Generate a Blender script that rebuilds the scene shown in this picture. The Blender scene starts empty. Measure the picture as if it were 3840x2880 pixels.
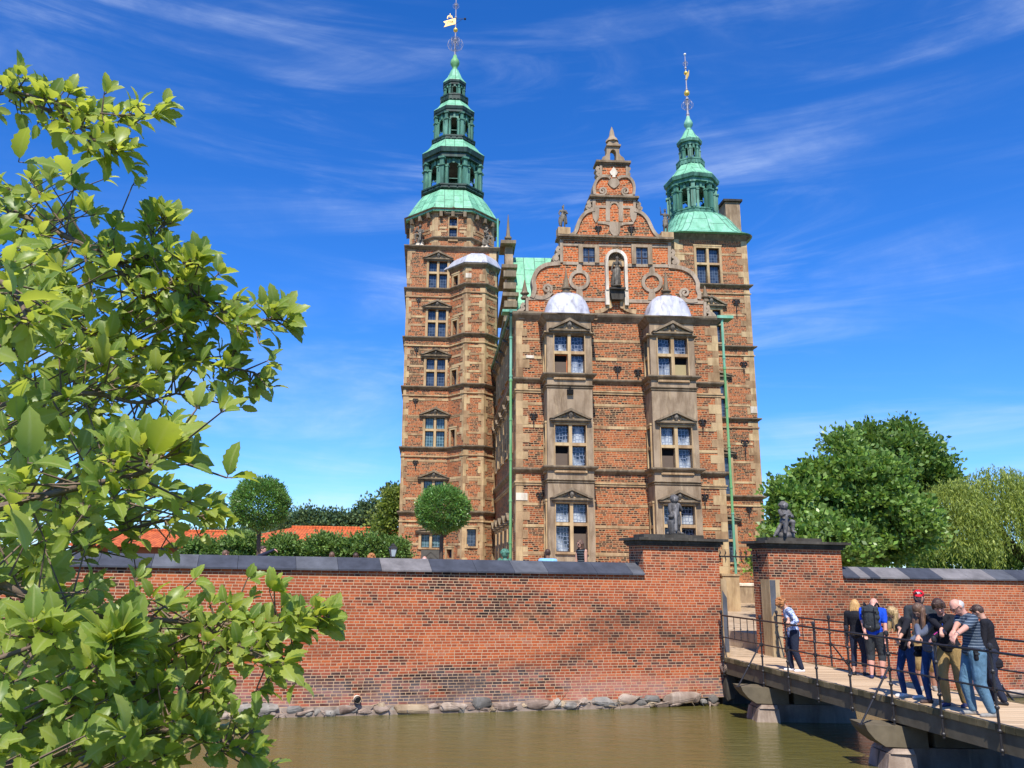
import bpy, bmesh, math, random
import numpy as np
from mathutils import Vector, Matrix, Euler
random.seed(7); rng = np.random.default_rng(7)
S = bpy.context.scene
COL = S.collection
rad = math.radians
# ------------------------------------------------------------ camera
CZ = 3.45                                   # eye height above the water of the moat
FPX, PCX, PCY = 3060.0, 1717.0, 1440.0
PITCH, ROLL = math.atan(3060/13750), 0.0170
cam_d = bpy.data.cameras.new('camera'); cam = bpy.data.objects.new('camera', cam_d); COL.objects.link(cam)
cam_d.sensor_width = 36; cam_d.lens = FPX/3840*36; cam_d.shift_x = (1920-PCX)/3840
cam_d.clip_start = 0.05; cam_d.clip_end = 5000
CM = Matrix.Rotation(math.pi/2+PITCH, 3, 'X') @ Matrix.Rotation(ROLL, 3, 'Z')
cam.matrix_world = Matrix.Translation((0,0,CZ)) @ CM.to_4x4()
S.camera = cam
def ray(x, y): return CM @ Vector(((x-PCX)/FPX, -(y-PCY)/FPX, -1))
def at(x, y, D):                            # a point at distance D in front of the bank
    d = ray(x, y); return Vector((0,0,CZ)) + d*(D/d.y)
def atz(x, y, z):
    d = ray(x, y); return Vector((0,0,CZ)) + d*((z-CZ)/d.z)
# ------------------------------------------------------------ light and sky
SUN_AZ, SUN_EL = rad(-5), rad(53)           # azimuth measured from behind the viewer towards the right
sd = Vector((math.sin(SUN_AZ)*math.cos(SUN_EL), -math.cos(SUN_AZ)*math.cos(SUN_EL), math.sin(SUN_EL)))
sl = bpy.data.lights.new('sun','SUN'); sl.energy = 4.6; sl.angle = rad(.5); sl.color = (1,.95,.86)
so = bpy.data.objects.new('sun', sl); COL.objects.link(so); so.rotation_euler = sd.to_track_quat('Z','Y').to_euler(); so.location=(30,-30,60)
W = bpy.data.worlds.new('World'); S.world = W; W.use_nodes = True
nt = W.node_tree; nt.nodes.clear()
def wn(t, **k):
    n = nt.nodes.new(t)
    for a,b in k.items(): setattr(n,a,b)
    return n
L = nt.links.new
sky = wn('ShaderNodeTexSky'); sky.sky_type='NISHITA'; sky.sun_disc=False; sky.sun_elevation=SUN_EL; sky.sun_rotation=math.pi-SUN_AZ
sky.air_density=1.0; sky.dust_density=.0; sky.ozone_density=3.0; sky.altitude=0
tint = wn('ShaderNodeMix', data_type='RGBA', blend_type='MULTIPLY'); tint.inputs[0].default_value=1; tint.inputs[7].default_value=(.55,.78,1.17,1); L(sky.outputs[0], tint.inputs[6])
hsv = wn('ShaderNodeHueSaturation'); hsv.inputs['Saturation'].default_value=1.12; hsv.inputs['Value'].default_value=1.0; hsv.inputs['Hue'].default_value=.503
L(tint.outputs[2], hsv.inputs['Color'])
tc = wn('ShaderNodeTexCoord'); sep = wn('ShaderNodeSeparateXYZ'); L(tc.outputs['Generated'], sep.inputs[0])
def wm(op, a, b):
    n = wn('ShaderNodeMath', operation=op)
    for i,v in enumerate((a,b)):
        if v is None: continue
        if isinstance(v,(int,float)): n.inputs[i].default_value=v
        else: L(v, n.inputs[i])
    return n.outputs[0]
az_=wm('ARCTAN2', sep.outputs['X'], sep.outputs['Y']); el_=wm('ARCSINE', sep.outputs['Z'], None)
comb = wn('ShaderNodeCombineXYZ'); L(az_, comb.inputs[0]); L(el_, comb.inputs[1])
def cirrus(rot, sx, sy, sc, lo, hi, loc):
    mp = wn('ShaderNodeMapping'); mp.inputs['Rotation'].default_value=(0,0,rad(rot)); mp.inputs['Scale'].default_value=(sx,sy,1); mp.inputs['Location'].default_value=loc
    L(comb.outputs[0], mp.inputs[0])
    no = wn('ShaderNodeTexNoise'); no.inputs['Scale'].default_value=sc; no.inputs['Detail'].default_value=9; no.inputs['Roughness'].default_value=.60; no.inputs['Distortion'].default_value=.9
    L(mp.outputs[0], no.inputs['Vector'])
    mr = wn('ShaderNodeMapRange'); mr.interpolation_type='SMOOTHSTEP'; L(no.outputs['Fac'], mr.inputs[0])
    mr.inputs[1].default_value=lo; mr.inputs[2].default_value=hi; mr.inputs[3].default_value=0; mr.inputs[4].default_value=1
    return mr.outputs[0]
c1 = cirrus(38, 1.5, 10.0, 1.0, .46, .80, (3.1,1.7,0)); c2 = cirrus(-24, 1.3, 9.5, 1.1, .47, .80, (7.3,2.2,0)); c3 = cirrus(10,1.8,2.4,1.0,.40,.66,(1.5,8.2,0))
cs = wm('MULTIPLY', wm('MAXIMUM', c1, c2), wm('ADD', wm('MULTIPLY', c3, .9), .12))
cs = wm('MULTIPLY', cs, .66)
mx = wn('ShaderNodeMix', data_type='RGBA'); L(cs, mx.inputs[0]); L(hsv.outputs[0], mx.inputs[6]); mx.inputs[7].default_value=(4.6,5.4,6.8,1)
bg = wn('ShaderNodeBackground'); bg.inputs['Strength'].default_value=.125; L(mx.outputs[2], bg.inputs[0])
wo = wn('ShaderNodeOutputWorld'); L(bg.outputs[0], wo.inputs[0])
S.view_settings.view_transform='Standard'; S.view_settings.look='None'; S.view_settings.exposure=.52; S.view_settings.gamma=1
# ------------------------------------------------------------ materials
def lin(c):
    if isinstance(c, str):
        c = c.lstrip('#'); c = [int(c[i:i+2],16)/255 for i in (0,2,4)]
        return tuple((v/12.92 if v<=.04045 else ((v+.055)/1.055)**2.4) for v in c)
    return tuple(c[:3])
class NM:
    def __init__(s, name):
        s.m = bpy.data.materials.new(name); s.m.use_nodes=True; s.t=s.m.node_tree; s.t.nodes.clear()
        s.out = s.n('ShaderNodeOutputMaterial'); s.b = s.n('ShaderNodeBsdfPrincipled'); s.l(s.b.outputs[0], s.out.inputs[0])
    def n(s, t, **k):
        x = s.t.nodes.new(t)
        for a,b in k.items(): setattr(x,a,b)
        return x
    def l(s,a,b): s.t.links.new(a,b)
    def set(s, node, inp, v):
        if isinstance(v,(int,float)): node.inputs[inp].default_value=v
        elif isinstance(v,(tuple,list)): node.inputs[inp].default_value = tuple(v)+((1,) if len(v)==3 and node.inputs[inp].type=='RGBA' else ())
        else: s.l(v, node.inputs[inp])
    def math(s, op, a, b=0, c=None):
        x=s.n('ShaderNodeMath',operation=op); s.set(x,0,a); s.set(x,1,b)
        if c is not None: s.set(x,2,c)
        return x.outputs[0]
    def coord(s, kind='Object', scale=(1,1,1), loc=(0,0,0), rot=(0,0,0)):
        t=s.n('ShaderNodeTexCoord'); mp=s.n('ShaderNodeMapping'); s.l(t.outputs[kind],mp.inputs[0]); mp.inputs['Scale'].default_value=scale; mp.inputs['Location'].default_value=loc; mp.inputs['Rotation'].default_value=rot
        return mp.outputs[0]
    def noise(s, vec, scale, detail=3, rough=.5, dist=0):
        x=s.n('ShaderNodeTexNoise'); s.set(x,'Vector',vec); s.set(x,'Scale',scale); s.set(x,'Detail',detail); s.set(x,'Roughness',rough); s.set(x,'Distortion',dist); return x.outputs['Fac']
    def ramp(s, fac, stops, interp='LINEAR'):
        x=s.n('ShaderNodeValToRGB'); e=x.color_ramp.elements; x.color_ramp.interpolation=interp
        while len(e)<len(stops): e.new(.5)
        for i,(p,c) in enumerate(stops): e[i].position=p; e[i].color=tuple(lin(c))+(1,)
        s.set(x,0,fac); return x.outputs[0]
    def mr(s, v, a,b,c=0,d=1):
        x=s.n('ShaderNodeMapRange'); s.set(x,0,v); s.set(x,1,a); s.set(x,2,b); s.set(x,3,c); s.set(x,4,d); return x.outputs[0]
    def mix(s, f, a, b, mode='MIX'):
        x=s.n('ShaderNodeMix',data_type='RGBA',blend_type=mode); s.set(x,0,f)
        for i,v in ((6,a),(7,b)):
            if isinstance(v,str): v=lin(v)
            s.set(x,i,v)
        return x.outputs[2]
    def island(s): return s.n('ShaderNodeNewGeometry').outputs['Random Per Island']
    def bump(s, h, strength=.3, dist=.02):
        x=s.n('ShaderNodeBump'); s.set(x,'Strength',strength); s.set(x,'Distance',dist); s.set(x,'Height',h); s.l(x.outputs[0], s.b.inputs['Normal'])
    def base(s, c, rough=.8, spec=.3, metal=0):
        if isinstance(c,str): c=lin(c)
        s.set(s.b,'Base Color',c); s.set(s.b,'Roughness',rough); s.set(s.b,'Specular IOR Level',spec); s.set(s.b,'Metallic',metal); return s.m
def brick_mat(name, stops, mortar, bw, bh, ms, patch=.55, pscale=.35, lowwhite=False, dark=.35):
    m=NM(name); uv=m.coord('UV')
    sx=m.n('ShaderNodeSeparateXYZ'); m.l(uv,sx.inputs[0]); wn1=m.n('ShaderNodeTexWhiteNoise',noise_dimensions='1D'); m.l(m.math('FLOOR',m.math('DIVIDE',sx.outputs[1],bh)),wn1.inputs['W'])
    cx=m.n('ShaderNodeCombineXYZ'); m.l(m.math('ADD',m.math('ADD',sx.outputs[0],m.math('MULTIPLY',wn1.outputs[0],bw)),m.math('MULTIPLY',m.math('SUBTRACT',m.noise(uv,1.7,1),.5),.10)),cx.inputs[0]); m.l(sx.outputs[1],cx.inputs[1])
    b=m.n('ShaderNodeTexBrick'); m.l(cx.outputs[0],b.inputs['Vector']); b.offset=0; b.squash=.60; b.squash_frequency=2
    for k,v in (('Scale',1),('Mortar Size',ms),('Mortar Smooth',.25),('Brick Width',bw),('Row Height',bh),('Bias',0)): b.inputs[k].default_value=v
    b.inputs['Color1'].default_value=(0,0,0,1); b.inputs['Color2'].default_value=(1,1,1,1); b.inputs['Mortar'].default_value=(.5,.5,.5,1)
    uvs=m.coord('UV',scale=(.55,1.6,1))
    n1=m.noise(uvs,pscale,4,.6,.6)
    n2=m.noise(m.coord('UV',scale=(.35,1.5,1),loc=(9,4,0)),2.2,2,.5)
    t=m.math('ADD', m.math('MULTIPLY',b.outputs['Color'],1-patch), m.math('MULTIPLY', m.mr(n1,.28,.72), patch))
    t=m.math('ADD', t, m.math('MULTIPLY', m.math('SUBTRACT',n2,.5), dark))
    if lowwhite:
        n4=m.noise(m.coord('UV',scale=(.16,.55,1),loc=(2.3,5.1,0)),1.0,3,.6,.8); t=m.math('ADD',t,m.math('SUBTRACT',m.math('MULTIPLY',m.math('SUBTRACT',n4,.48),1.5),m.math('MULTIPLY',m.mr(sx.outputs[1],.3,1.5,1,0),.16)))
    c=m.ramp(t, stops)
    n3=m.noise(uv,14,3,.6); c=m.mix(.35,c,m.ramp(n3,[(.3,(.25,.25,.25)),(.7,(1,1,1))]),'MULTIPLY')
    if lowwhite:
        sp=sx; zf=m.mr(sp.outputs[1],.1,1.2,1,0)
        w=m.math('MULTIPLY', zf, m.mr(m.noise(uvs,1.8,4,.6),.38,.62)); c=m.mix(m.math('MULTIPLY',w,.5),c,(.42,.36,.36))
    mo=m.mix(m.noise(uv,1.2,3),mortar,tuple(v*.72 for v in mortar))
    c=m.mix(b.outputs['Fac'],c,mo)
    stn=m.noise(m.coord('UV',scale=(.3,.8,1),loc=(4.7,1.3,0)),.9,5,.68,1.0); c=m.mix(m.mr(stn,.52,.72,0,.62 if lowwhite else .4),c,(.05,.028,.018) if lowwhite else (.10,.055,.03)); stl=m.noise(m.coord('UV',scale=(.6,1.1,1),loc=(1.7,6.3,0)),1.1,4,.6); c=m.mix(m.mr(stl,.56,.72,0,.30),c,(.62,.24,.10))
    m.bump(m.math('SUBTRACT',1,b.outputs['Fac']),.5,.012)
    return m.base(c,.85,.2)
M={}
M['wall_brick']=brick_mat('moat_brick',[(.10,(.035,.018,.015)),(.28,(.13,.042,.026)),(.40,(.32,.072,.028)),(.62,(.43,.092,.032)),(.8,(.54,.13,.04)),(1,(.44,.16,.09))],(.60,.40,.24),.23,.0685,.0078,.55,.32,True,.5)
M['castle_brick']=brick_mat('castle_brick',[(.16,(.035,.018,.013)),(.34,(.12,.045,.026)),(.46,(.27,.08,.034)),(.66,(.42,.11,.036)),(1,(.52,.135,.038))],(.58,.39,.21),.26,.088,.010,.42,.22,False,.35)
M['gable_brick']=brick_mat('gable_brick',[(.16,(.03,.014,.010)),(.30,(.14,.04,.018)),(.44,(.44,.08,.014)),(.7,(.60,.11,.016)),(1,(.64,.15,.025))],(.66,.47,.26),.26,.088,.0095,.42,.4,False,.4)
def stone_mat(name, a, b, c, bumps=.35, rough=.85, sc=1.3, isl=.35):
    m=NM(name); v=m.coord('Object'); n=m.noise(v,sc,5,.6,.4); n2=m.noise(m.coord('Object',scale=(1,1,.25)),3,3,.6)
    col=m.ramp(m.math('ADD',m.math('MULTIPLY',n,.75),m.math('MULTIPLY',m.island(),isl)),[(.3,a),(.55,b),(.9,c)])
    col=m.mix(.6,col,m.ramp(n2,[(.34,(.42,.36,.30)),(.55,(1,1,1))]),'MULTIPLY'); n9=m.noise(m.coord('Object',scale=(4,4,.4)),1.5,4,.7); col=m.mix(m.mr(n9,.56,.72,0,.4),col,tuple(min(1,v*1.5) for v in c))
    m.bump(m.noise(v,22,3,.6),bumps,.01); return m.base(col,rough,.2)
M['sandstone']=stone_mat('sandstone',(.27,.165,.088),(.40,.265,.145),(.53,.385,.205),isl=.55)
M['oriel_stone']=stone_mat('oriel_stone',(.27,.195,.125),(.37,.275,.18),(.50,.385,.22),isl=.1)
M['dark_stone']=stone_mat('dark_stone',(.03,.028,.024),(.07,.062,.05),(.13,.11,.085),isl=.2)
M['cornice_stone']=stone_mat('cornice_stone',(.15,.115,.075),(.25,.19,.125),(.38,.30,.20),isl=.1)
M['pale_stone']=stone_mat('pale_stone',(.5,.43,.33),(.68,.6,.48),(.8,.74,.62))
M['granite']=stone_mat('granite',(.13,.09,.07),(.27,.20,.155),(.40,.32,.25),.6,.8,2.5,.5)
M['grey_granite']=stone_mat('grey_granite',(.10,.095,.085),(.20,.185,.165),(.33,.30,.25),.6,.8,2.5,.5)
M['statue_lead']=stone_mat('statue_lead',(.05,.047,.045),(.16,.15,.145),(.48,.46,.45),.3,.6,6,.1)
M['statue_stone']=stone_mat('statue_stone',(.09,.08,.065),(.22,.19,.15),(.38,.34,.27),.3,.8,4,.1)
M['path']=stone_mat('path_sand',(.42,.30,.19),(.52,.39,.26),(.62,.49,.34),.2,.9,.8,0)
M['ground']=stone_mat('ground_gravel',(.25,.2,.14),(.33,.27,.19),(.4,.33,.24),.2,.9,.8,0)
M['grass']=stone_mat('grass_ground',(.04,.08,.015),(.07,.13,.03),(.1,.17,.04),.5,.9,3,0)
def copper_mat(name,a,b,c,seams=True,sw=.62,sh=1.3):
    m=NM(name); uv=m.coord('UV'); v=m.coord('Object')
    n=m.noise(m.coord('Object',scale=(1.6,1.6,.35)),1.4,5,.65,.5)
    col=m.ramp(n,[(.3,a),(.5,b),(.7,c)]); st=m.noise(m.coord('Object',scale=(5,5,.35),loc=(3,1,0)),1.3,4,.65); col=m.mix(m.mr(st,.58,.74,0,.6),col,(.07,.075,.04))
    if seams:
        br=m.n('ShaderNodeTexBrick'); m.l(uv,br.inputs['Vector']); br.offset=.37
        for k,vv in (('Scale',1),('Mortar Size',.022),('Mortar Smooth',.3),('Brick Width',sh),('Row Height',sw)): br.inputs[k].default_value=vv
        mp=m.coord('UV',rot=(0,0,rad(90))); m.l(mp,br.inputs['Vector'])
        br.inputs['Color1'].default_value=(.82,.84,.82,1); br.inputs['Color2'].default_value=(1.1,1.08,1.05,1)
        col=m.mix(1,col,br.outputs['Color'],'MULTIPLY'); col=m.mix(br.outputs['Fac'],col,(.07,.16,.10)); m.bump(br.outputs['Fac'],.6,.03)
    return m.base(col,.55,.35)
M['copper']=copper_mat('copper_roof',(.12,.34,.19),(.19,.47,.29),(.28,.57,.38))
M['copper_plain']=copper_mat('copper_plain',(.08,.26,.16),(.15,.38,.25),(.24,.48,.34),False)
M['copper_bell']=copper_mat('copper_bell',(.11,.31,.18),(.18,.43,.28),(.27,.54,.37),False)
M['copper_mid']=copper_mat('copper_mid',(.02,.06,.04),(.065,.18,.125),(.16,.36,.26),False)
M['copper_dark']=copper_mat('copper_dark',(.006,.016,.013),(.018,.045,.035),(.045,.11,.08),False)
M['copper_lime']=copper_mat('copper_lime',(.10,.27,.10),(.15,.36,.14),(.22,.44,.22),False)
m=NM('lead_dome'); n=m.noise(m.coord('Object',scale=(3,3,.5)),1.5,4,.6,.6); M['lead']=m.base(m.ramp(n,[(.32,(.22,.21,.24)),(.45,(.38,.38,.42)),(.66,(.50,.50,.54))]),.5,.4)
def slate(name,c):
    m=NM(name); n=m.noise(m.coord('Object'),2.5,5,.65); n2=m.noise(m.coord('Object'),30,2)
    m.bump(n2,.15,.01); return m.base(m.mix(m.mr(n,.3,.75),tuple(v*.7 for v in c),tuple(v*1.4 for v in c)),.75,.25)
M['slate_dark']=slate('slate_dark',(.050,.054,.068)); M['slate_mid']=slate('slate_mid',(.085,.088,.098)); M['slate_light']=slate('slate_light',(.17,.155,.15))
def plain(name,c,rough=.7,spec=.3,metal=0,var=.25,sc=6,bump=0):
    m=NM(name); c=lin(c); n=m.noise(m.coord('Object'),sc,4,.6)
    if bump: m.bump(m.noise(m.coord('Object'),sc*2,3,.6),bump,.01)
    return m.base(m.mix(n,tuple(v*(1-var) for v in c),tuple(v*(1+var) for v in c)),rough,spec,metal)
M['iron']=plain('black_iron',(.022,.02,.021),.42,.5,0,.3)
M['iron_dark']=plain('wrought_iron',(.02,.018,.018),.6,.3)
M['gold']=plain('gilding',(.95,.62,.12),.3,.5,.6,.1)
M['gold_flat']=plain('gilded_sheet',(.9,.58,.16),.45,.5,.1,.1)
M['rod']=plain('pale_rod',(.36,.33,.35),.5,.4,.3)
M['wood_dark']=plain('weathered_timber',(.135,.11,.072),.85,.2,0,.5,4,.4)
M['door_wood']=plain('door_wood',(.09,.085,.075),.8,.2,0,.3,5)
M['orange_frame']=plain('orange_frame',(.55,.16,.05),.6)
M['sash']=plain('sash_paint',(.05,.028,.02),.6)
M['blind']=plain('blind_dark',(.13,.095,.07),.8,.2,0,.1)
M['blind_tan']=plain('blind_tan',(.36,.29,.15),.8,.2,0,.1)
M['black_hole']=plain('deep_shade',(.01,.01,.01),.9,.1)
M['white']=plain('white_paint',(.78,.76,.7),.6)
# deck planks: run across the bridge
m=NM('deck_planks'); v=m.coord('Object'); sp=m.n('ShaderNodeSeparateXYZ'); m.l(v,sp.inputs[0])
fy=m.math('FRACT',m.math('DIVIDE',sp.outputs[1],.19)); gap=m.math('LESS_THAN',fy,.07)
pid=m.n('ShaderNodeTexWhiteNoise',noise_dimensions='1D'); m.l(m.math('FLOOR',m.math('DIVIDE',sp.outputs[1],.19)),pid.inputs['W'])
gr=m.noise(m.coord('Object',scale=(1,9,1)),3,4,.6)
c=m.ramp(m.math('ADD',m.math('MULTIPLY',pid.outputs[0],.45),m.math('MULTIPLY',gr,.6)),[(.2,(.38,.26,.155)),(.55,(.55,.39,.24)),(.9,(.64,.48,.31))])
M['deck']=m.base(m.mix(gap,c,(.10,.07,.05)),.8,.25)
# glass kinds
def glass_mat(name, base, lead, cell=(.16,.19), curtain=0, lead_w=.010, roundel=False, refl=.06):
    m=NM(name); uv=m.coord('UV')
    br=m.n('ShaderNodeTexBrick'); m.l(uv,br.inputs['Vector']); br.offset=0
    for k,vv in (('Scale',1),('Mortar Size',lead_w),('Mortar Smooth',.1),('Brick Width',cell[0]),('Row Height',cell[1])): br.inputs[k].default_value=vv
    br.inputs['Color1'].default_value=(.6,.6,.6,1); br.inputs['Color2'].default_value=(1.6,1.6,1.6,1)
    col=m.mix(1,br.outputs['Color'],lin(base),'MULTIPLY'); fac=br.outputs['Fac']
    if roundel:
        vo=m.n('ShaderNodeTexVoronoi'); vo.feature='DISTANCE_TO_EDGE'; m.l(m.coord('UV',scale=(1,.85,1)),vo.inputs['Vector']); vo.inputs['Scale'].default_value=6.5; vo.inputs['Randomness'].default_value=.35
        fac=m.math('LESS_THAN',vo.outputs['Distance'],.085)
        sp=m.n('ShaderNodeSeparateXYZ'); m.l(m.coord('Generated'),sp.inputs[0])
        sh=m.math('ADD', m.math('MULTIPLY', m.noise(m.coord('UV',scale=(1,.3,1)),2.6,2,.5,.6),1.0), m.math('MULTIPLY',m.math('SUBTRACT',.5,sp.outputs[2]),curtain))
        orr=m.n('ShaderNodeObjectInfo').outputs['Random']; sh=m.math('ADD',sh,m.math('MULTIPLY',m.math('SUBTRACT',orr,.55),.34)); col=m.mix(m.mr(sh,.50,.70),col,(.42,.45,.47))
    c=m.mix(fac,col,lead); m.set(m.b,'Coat Weight',.0)
    m.bump(m.noise(uv,7,2),.25,.02)
    return m.base(c,.16,.55)
M['glass_lead']=glass_mat('leaded_glass',(.03,.042,.065),(.12,.15,.19))
M['glass_green']=glass_mat('green_leaded_glass',(.05,.10,.11),(.25,.36,.40))
M['glass_roundel']=glass_mat('roundel_glass',(.022,.032,.055),(.17,.20,.26),curtain=.45,roundel=True)
M['glass_dark']=glass_mat('dark_glass',(.02,.02,.025),(.05,.05,.06))
# ------------------------------------------------------------ mesh helpers
class MB:
    def __init__(s): s.v=[]; s.f=[]
    def add(s, vs, fs):
        o=len(s.v); s.v.extend([tuple(p) for p in vs]); s.f.extend([tuple(i+o for i in f) for f in fs]); return s
    def box(s, c, size, rot=None):
        hx,hy,hz=[k/2 for k in size]; vs=[Vector((x*hx,y*hy,z*hz)) for z in(-1,1) for y in(-1,1) for x in(-1,1)]
        if rot is not None: vs=[rot@p for p in vs]
        c=Vector(c); return s.add([p+c for p in vs],[(0,2,3,1),(4,5,7,6),(0,1,5,4),(2,6,7,3),(1,3,7,5),(0,4,6,2)])
    def prism(s, poly, z0, z1):             # poly CCW list of (x,y)
        n=len(poly); vs=[(p[0],p[1],z0) for p in poly]+[(p[0],p[1],z1) for p in poly]
        return s.add(vs,[tuple(range(n-1,-1,-1)),tuple(range(n,2*n))]+[(i,(i+1)%n,(i+1)%n+n,i+n) for i in range(n)])
    def loft(s, rings, cap=True, close=True):     # rings: lists of same length (x,y,z)
        n=len(rings[0]); vs=[p for r in rings for p in r]; fs=[]
        for k in range(len(rings)-1):
            for i in range(n if close else n-1):
                j=(i+1)%n; fs.append((k*n+i,k*n+j,(k+1)*n+j,(k+1)*n+i))
        if cap: fs+= [tuple(range(n-1,-1,-1)), tuple((len(rings)-1)*n+i for i in range(n))]
        return s.add(vs,fs)
    def tube(s, pts, r, seg=8, cap=True):
        pts=[Vector(p) for p in pts]; rs=r if isinstance(r,(list,tuple)) else [r]*len(pts); rings=[]
        prev=None
        for i,p in enumerate(pts):
            d=(pts[min(i+1,len(pts)-1)]-pts[max(i-1,0)]); d=d.normalized() if d.length>1e-9 else Vector((0,0,1))
            a=prev if prev is not None else (Vector((0,0,1)) if abs(d.z)<.9 else Vector((1,0,0)))
            a=(a-d*a.dot(d)); a=a.normalized() if a.length>1e-6 else d.orthogonal().normalized(); b=d.cross(a); prev=a
            rings.append([p+(a*math.cos(t)+b*math.sin(t))*rs[i] for t in [2*math.pi*k/seg for k in range(seg)]])
        return s.loft(rings,cap)
    def lathe(s, c, prof, seg=16, rot=0, sx=1, sy=1):      # prof: (r,z)
        c=Vector(c); return s.loft([[c+Vector((r*math.cos(rot+2*math.pi*k/seg)*sx,r*math.sin(rot+2*math.pi*k/seg)*sy,z)) for k in range(seg)] for r,z in prof])
    def ball(s, c, r, seg=12, sz=1): 
        return s.lathe(c,[(max(r*math.sin(math.pi*k/8),.001),-r*sz*math.cos(math.pi*k/8)) for k in range(9)],seg)
    def capsule(s, p0, r0, p1, r1, seg=10, hint=None, fl=1.0):
        p0=Vector(p0); p1=Vector(p1); d=p1-p0; L_=d.length
        d=d.normalized() if L_>1e-6 else Vector((0,0,1))
        a=Vector(hint) if hint is not None else (Vector((1,0,0)) if abs(d.x)<.8 else Vector((0,1,0)))
        a=(a-d*a.dot(d)).normalized(); b=d.cross(a); rings=[]
        def ring(c,r): rings.append([c+a*(r*math.cos(2*math.pi*k/seg))+b*(r*fl*math.sin(2*math.pi*k/seg)) for k in range(seg)])
        for t in (80,55,28,0): ring(p0-d*(r0*min(1,fl*1.2)*math.sin(rad(t))), r0*math.cos(rad(t)))
        for t in (0,28,55,80): ring(p1+d*(r1*min(1,fl*1.2)*math.sin(rad(t))), r1*math.cos(rad(t)))
        return s.loft(rings)
    def mesh(s, name, mat=None, smooth=False, uv=True, off=None):
        me=bpy.data.meshes.new(name); vs=s.v if off is None else [(p[0]-off[0],p[1]-off[1],p[2]-off[2]) for p in s.v]
        me.from_pydata(vs,[],s.f)
        if mat: me.materials.append(mat)
        if uv: planar_uv(me)
        if smooth: me.polygons.foreach_set('use_smooth',[True]*len(me.polygons))
        me.update(); return me
def planar_uv(me):
    nl=len(me.loops)
    if not nl: return
    ul=me.uv_layers.new(name='UVMap'); co=np.empty(len(me.vertices)*3,'f'); me.vertices.foreach_get('co',co); co=co.reshape(-1,3)
    li=np.empty(nl,'i'); me.loops.foreach_get('vertex_index',li); nrm=np.empty(len(me.polygons)*3,'f'); me.polygons.foreach_get('normal',nrm); nrm=nrm.reshape(-1,3)
    tot=np.empty(len(me.polygons),'i'); me.polygons.foreach_get('loop_total',tot); n=np.repeat(nrm,tot,axis=0); p=co[li]
    h=np.hypot(n[:,0],n[:,1]); flat=h<.35; hh=np.maximum(h,1e-6); tx,ty=-n[:,1]/hh,n[:,0]/hh
    u=p[:,0]*tx+p[:,1]*ty; v=p[:,2]/np.maximum(h,.35)
    u=np.where(flat,p[:,0],u); v=np.where(flat,p[:,1],v); uv=np.stack([u,v],1).astype('f'); ul.data.foreach_set('uv',uv.ravel())
def thing(name,label,cat,loc=(0,0,0),rz=0,group=None,world=True):
    o=bpy.data.objects.new(name,None); COL.objects.link(o); o.location=loc; o.rotation_euler=(0,0,rz); o.empty_display_size=.2
    o['label']=label; o['category']=cat
    if group: o['group']=group
    o['_w']=1 if world else 0
    return o
def put(name, mesh, parent=None):
    o=bpy.data.objects.new(name,mesh); COL.objects.link(o)
    if parent is not None:
        o.parent=parent
        if parent.type=='EMPTY' and parent.get('_w'): o.matrix_parent_inverse=Matrix.Translation(-Vector(parent.location))
    return o
def part(mb,name,mat,parent,smooth=False,label=None):
    o=put(name,mb.mesh(name,M[mat] if isinstance(mat,str) else mat,smooth),parent)
    if label: o['label']=label
    return o
def struct(mb,name,mat,smooth=False):
    o=put(name,mb.mesh(name,M[mat],smooth)); o['kind']='structure'; return o
def solo(mb,name,mat,label,cat,group=None,smooth=False):
    o=put(name,mb.mesh(name,M[mat] if isinstance(mat,str) else mat,smooth)); o['label']=label; o['category']=cat
    if group: o['group']=group
    return o
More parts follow.
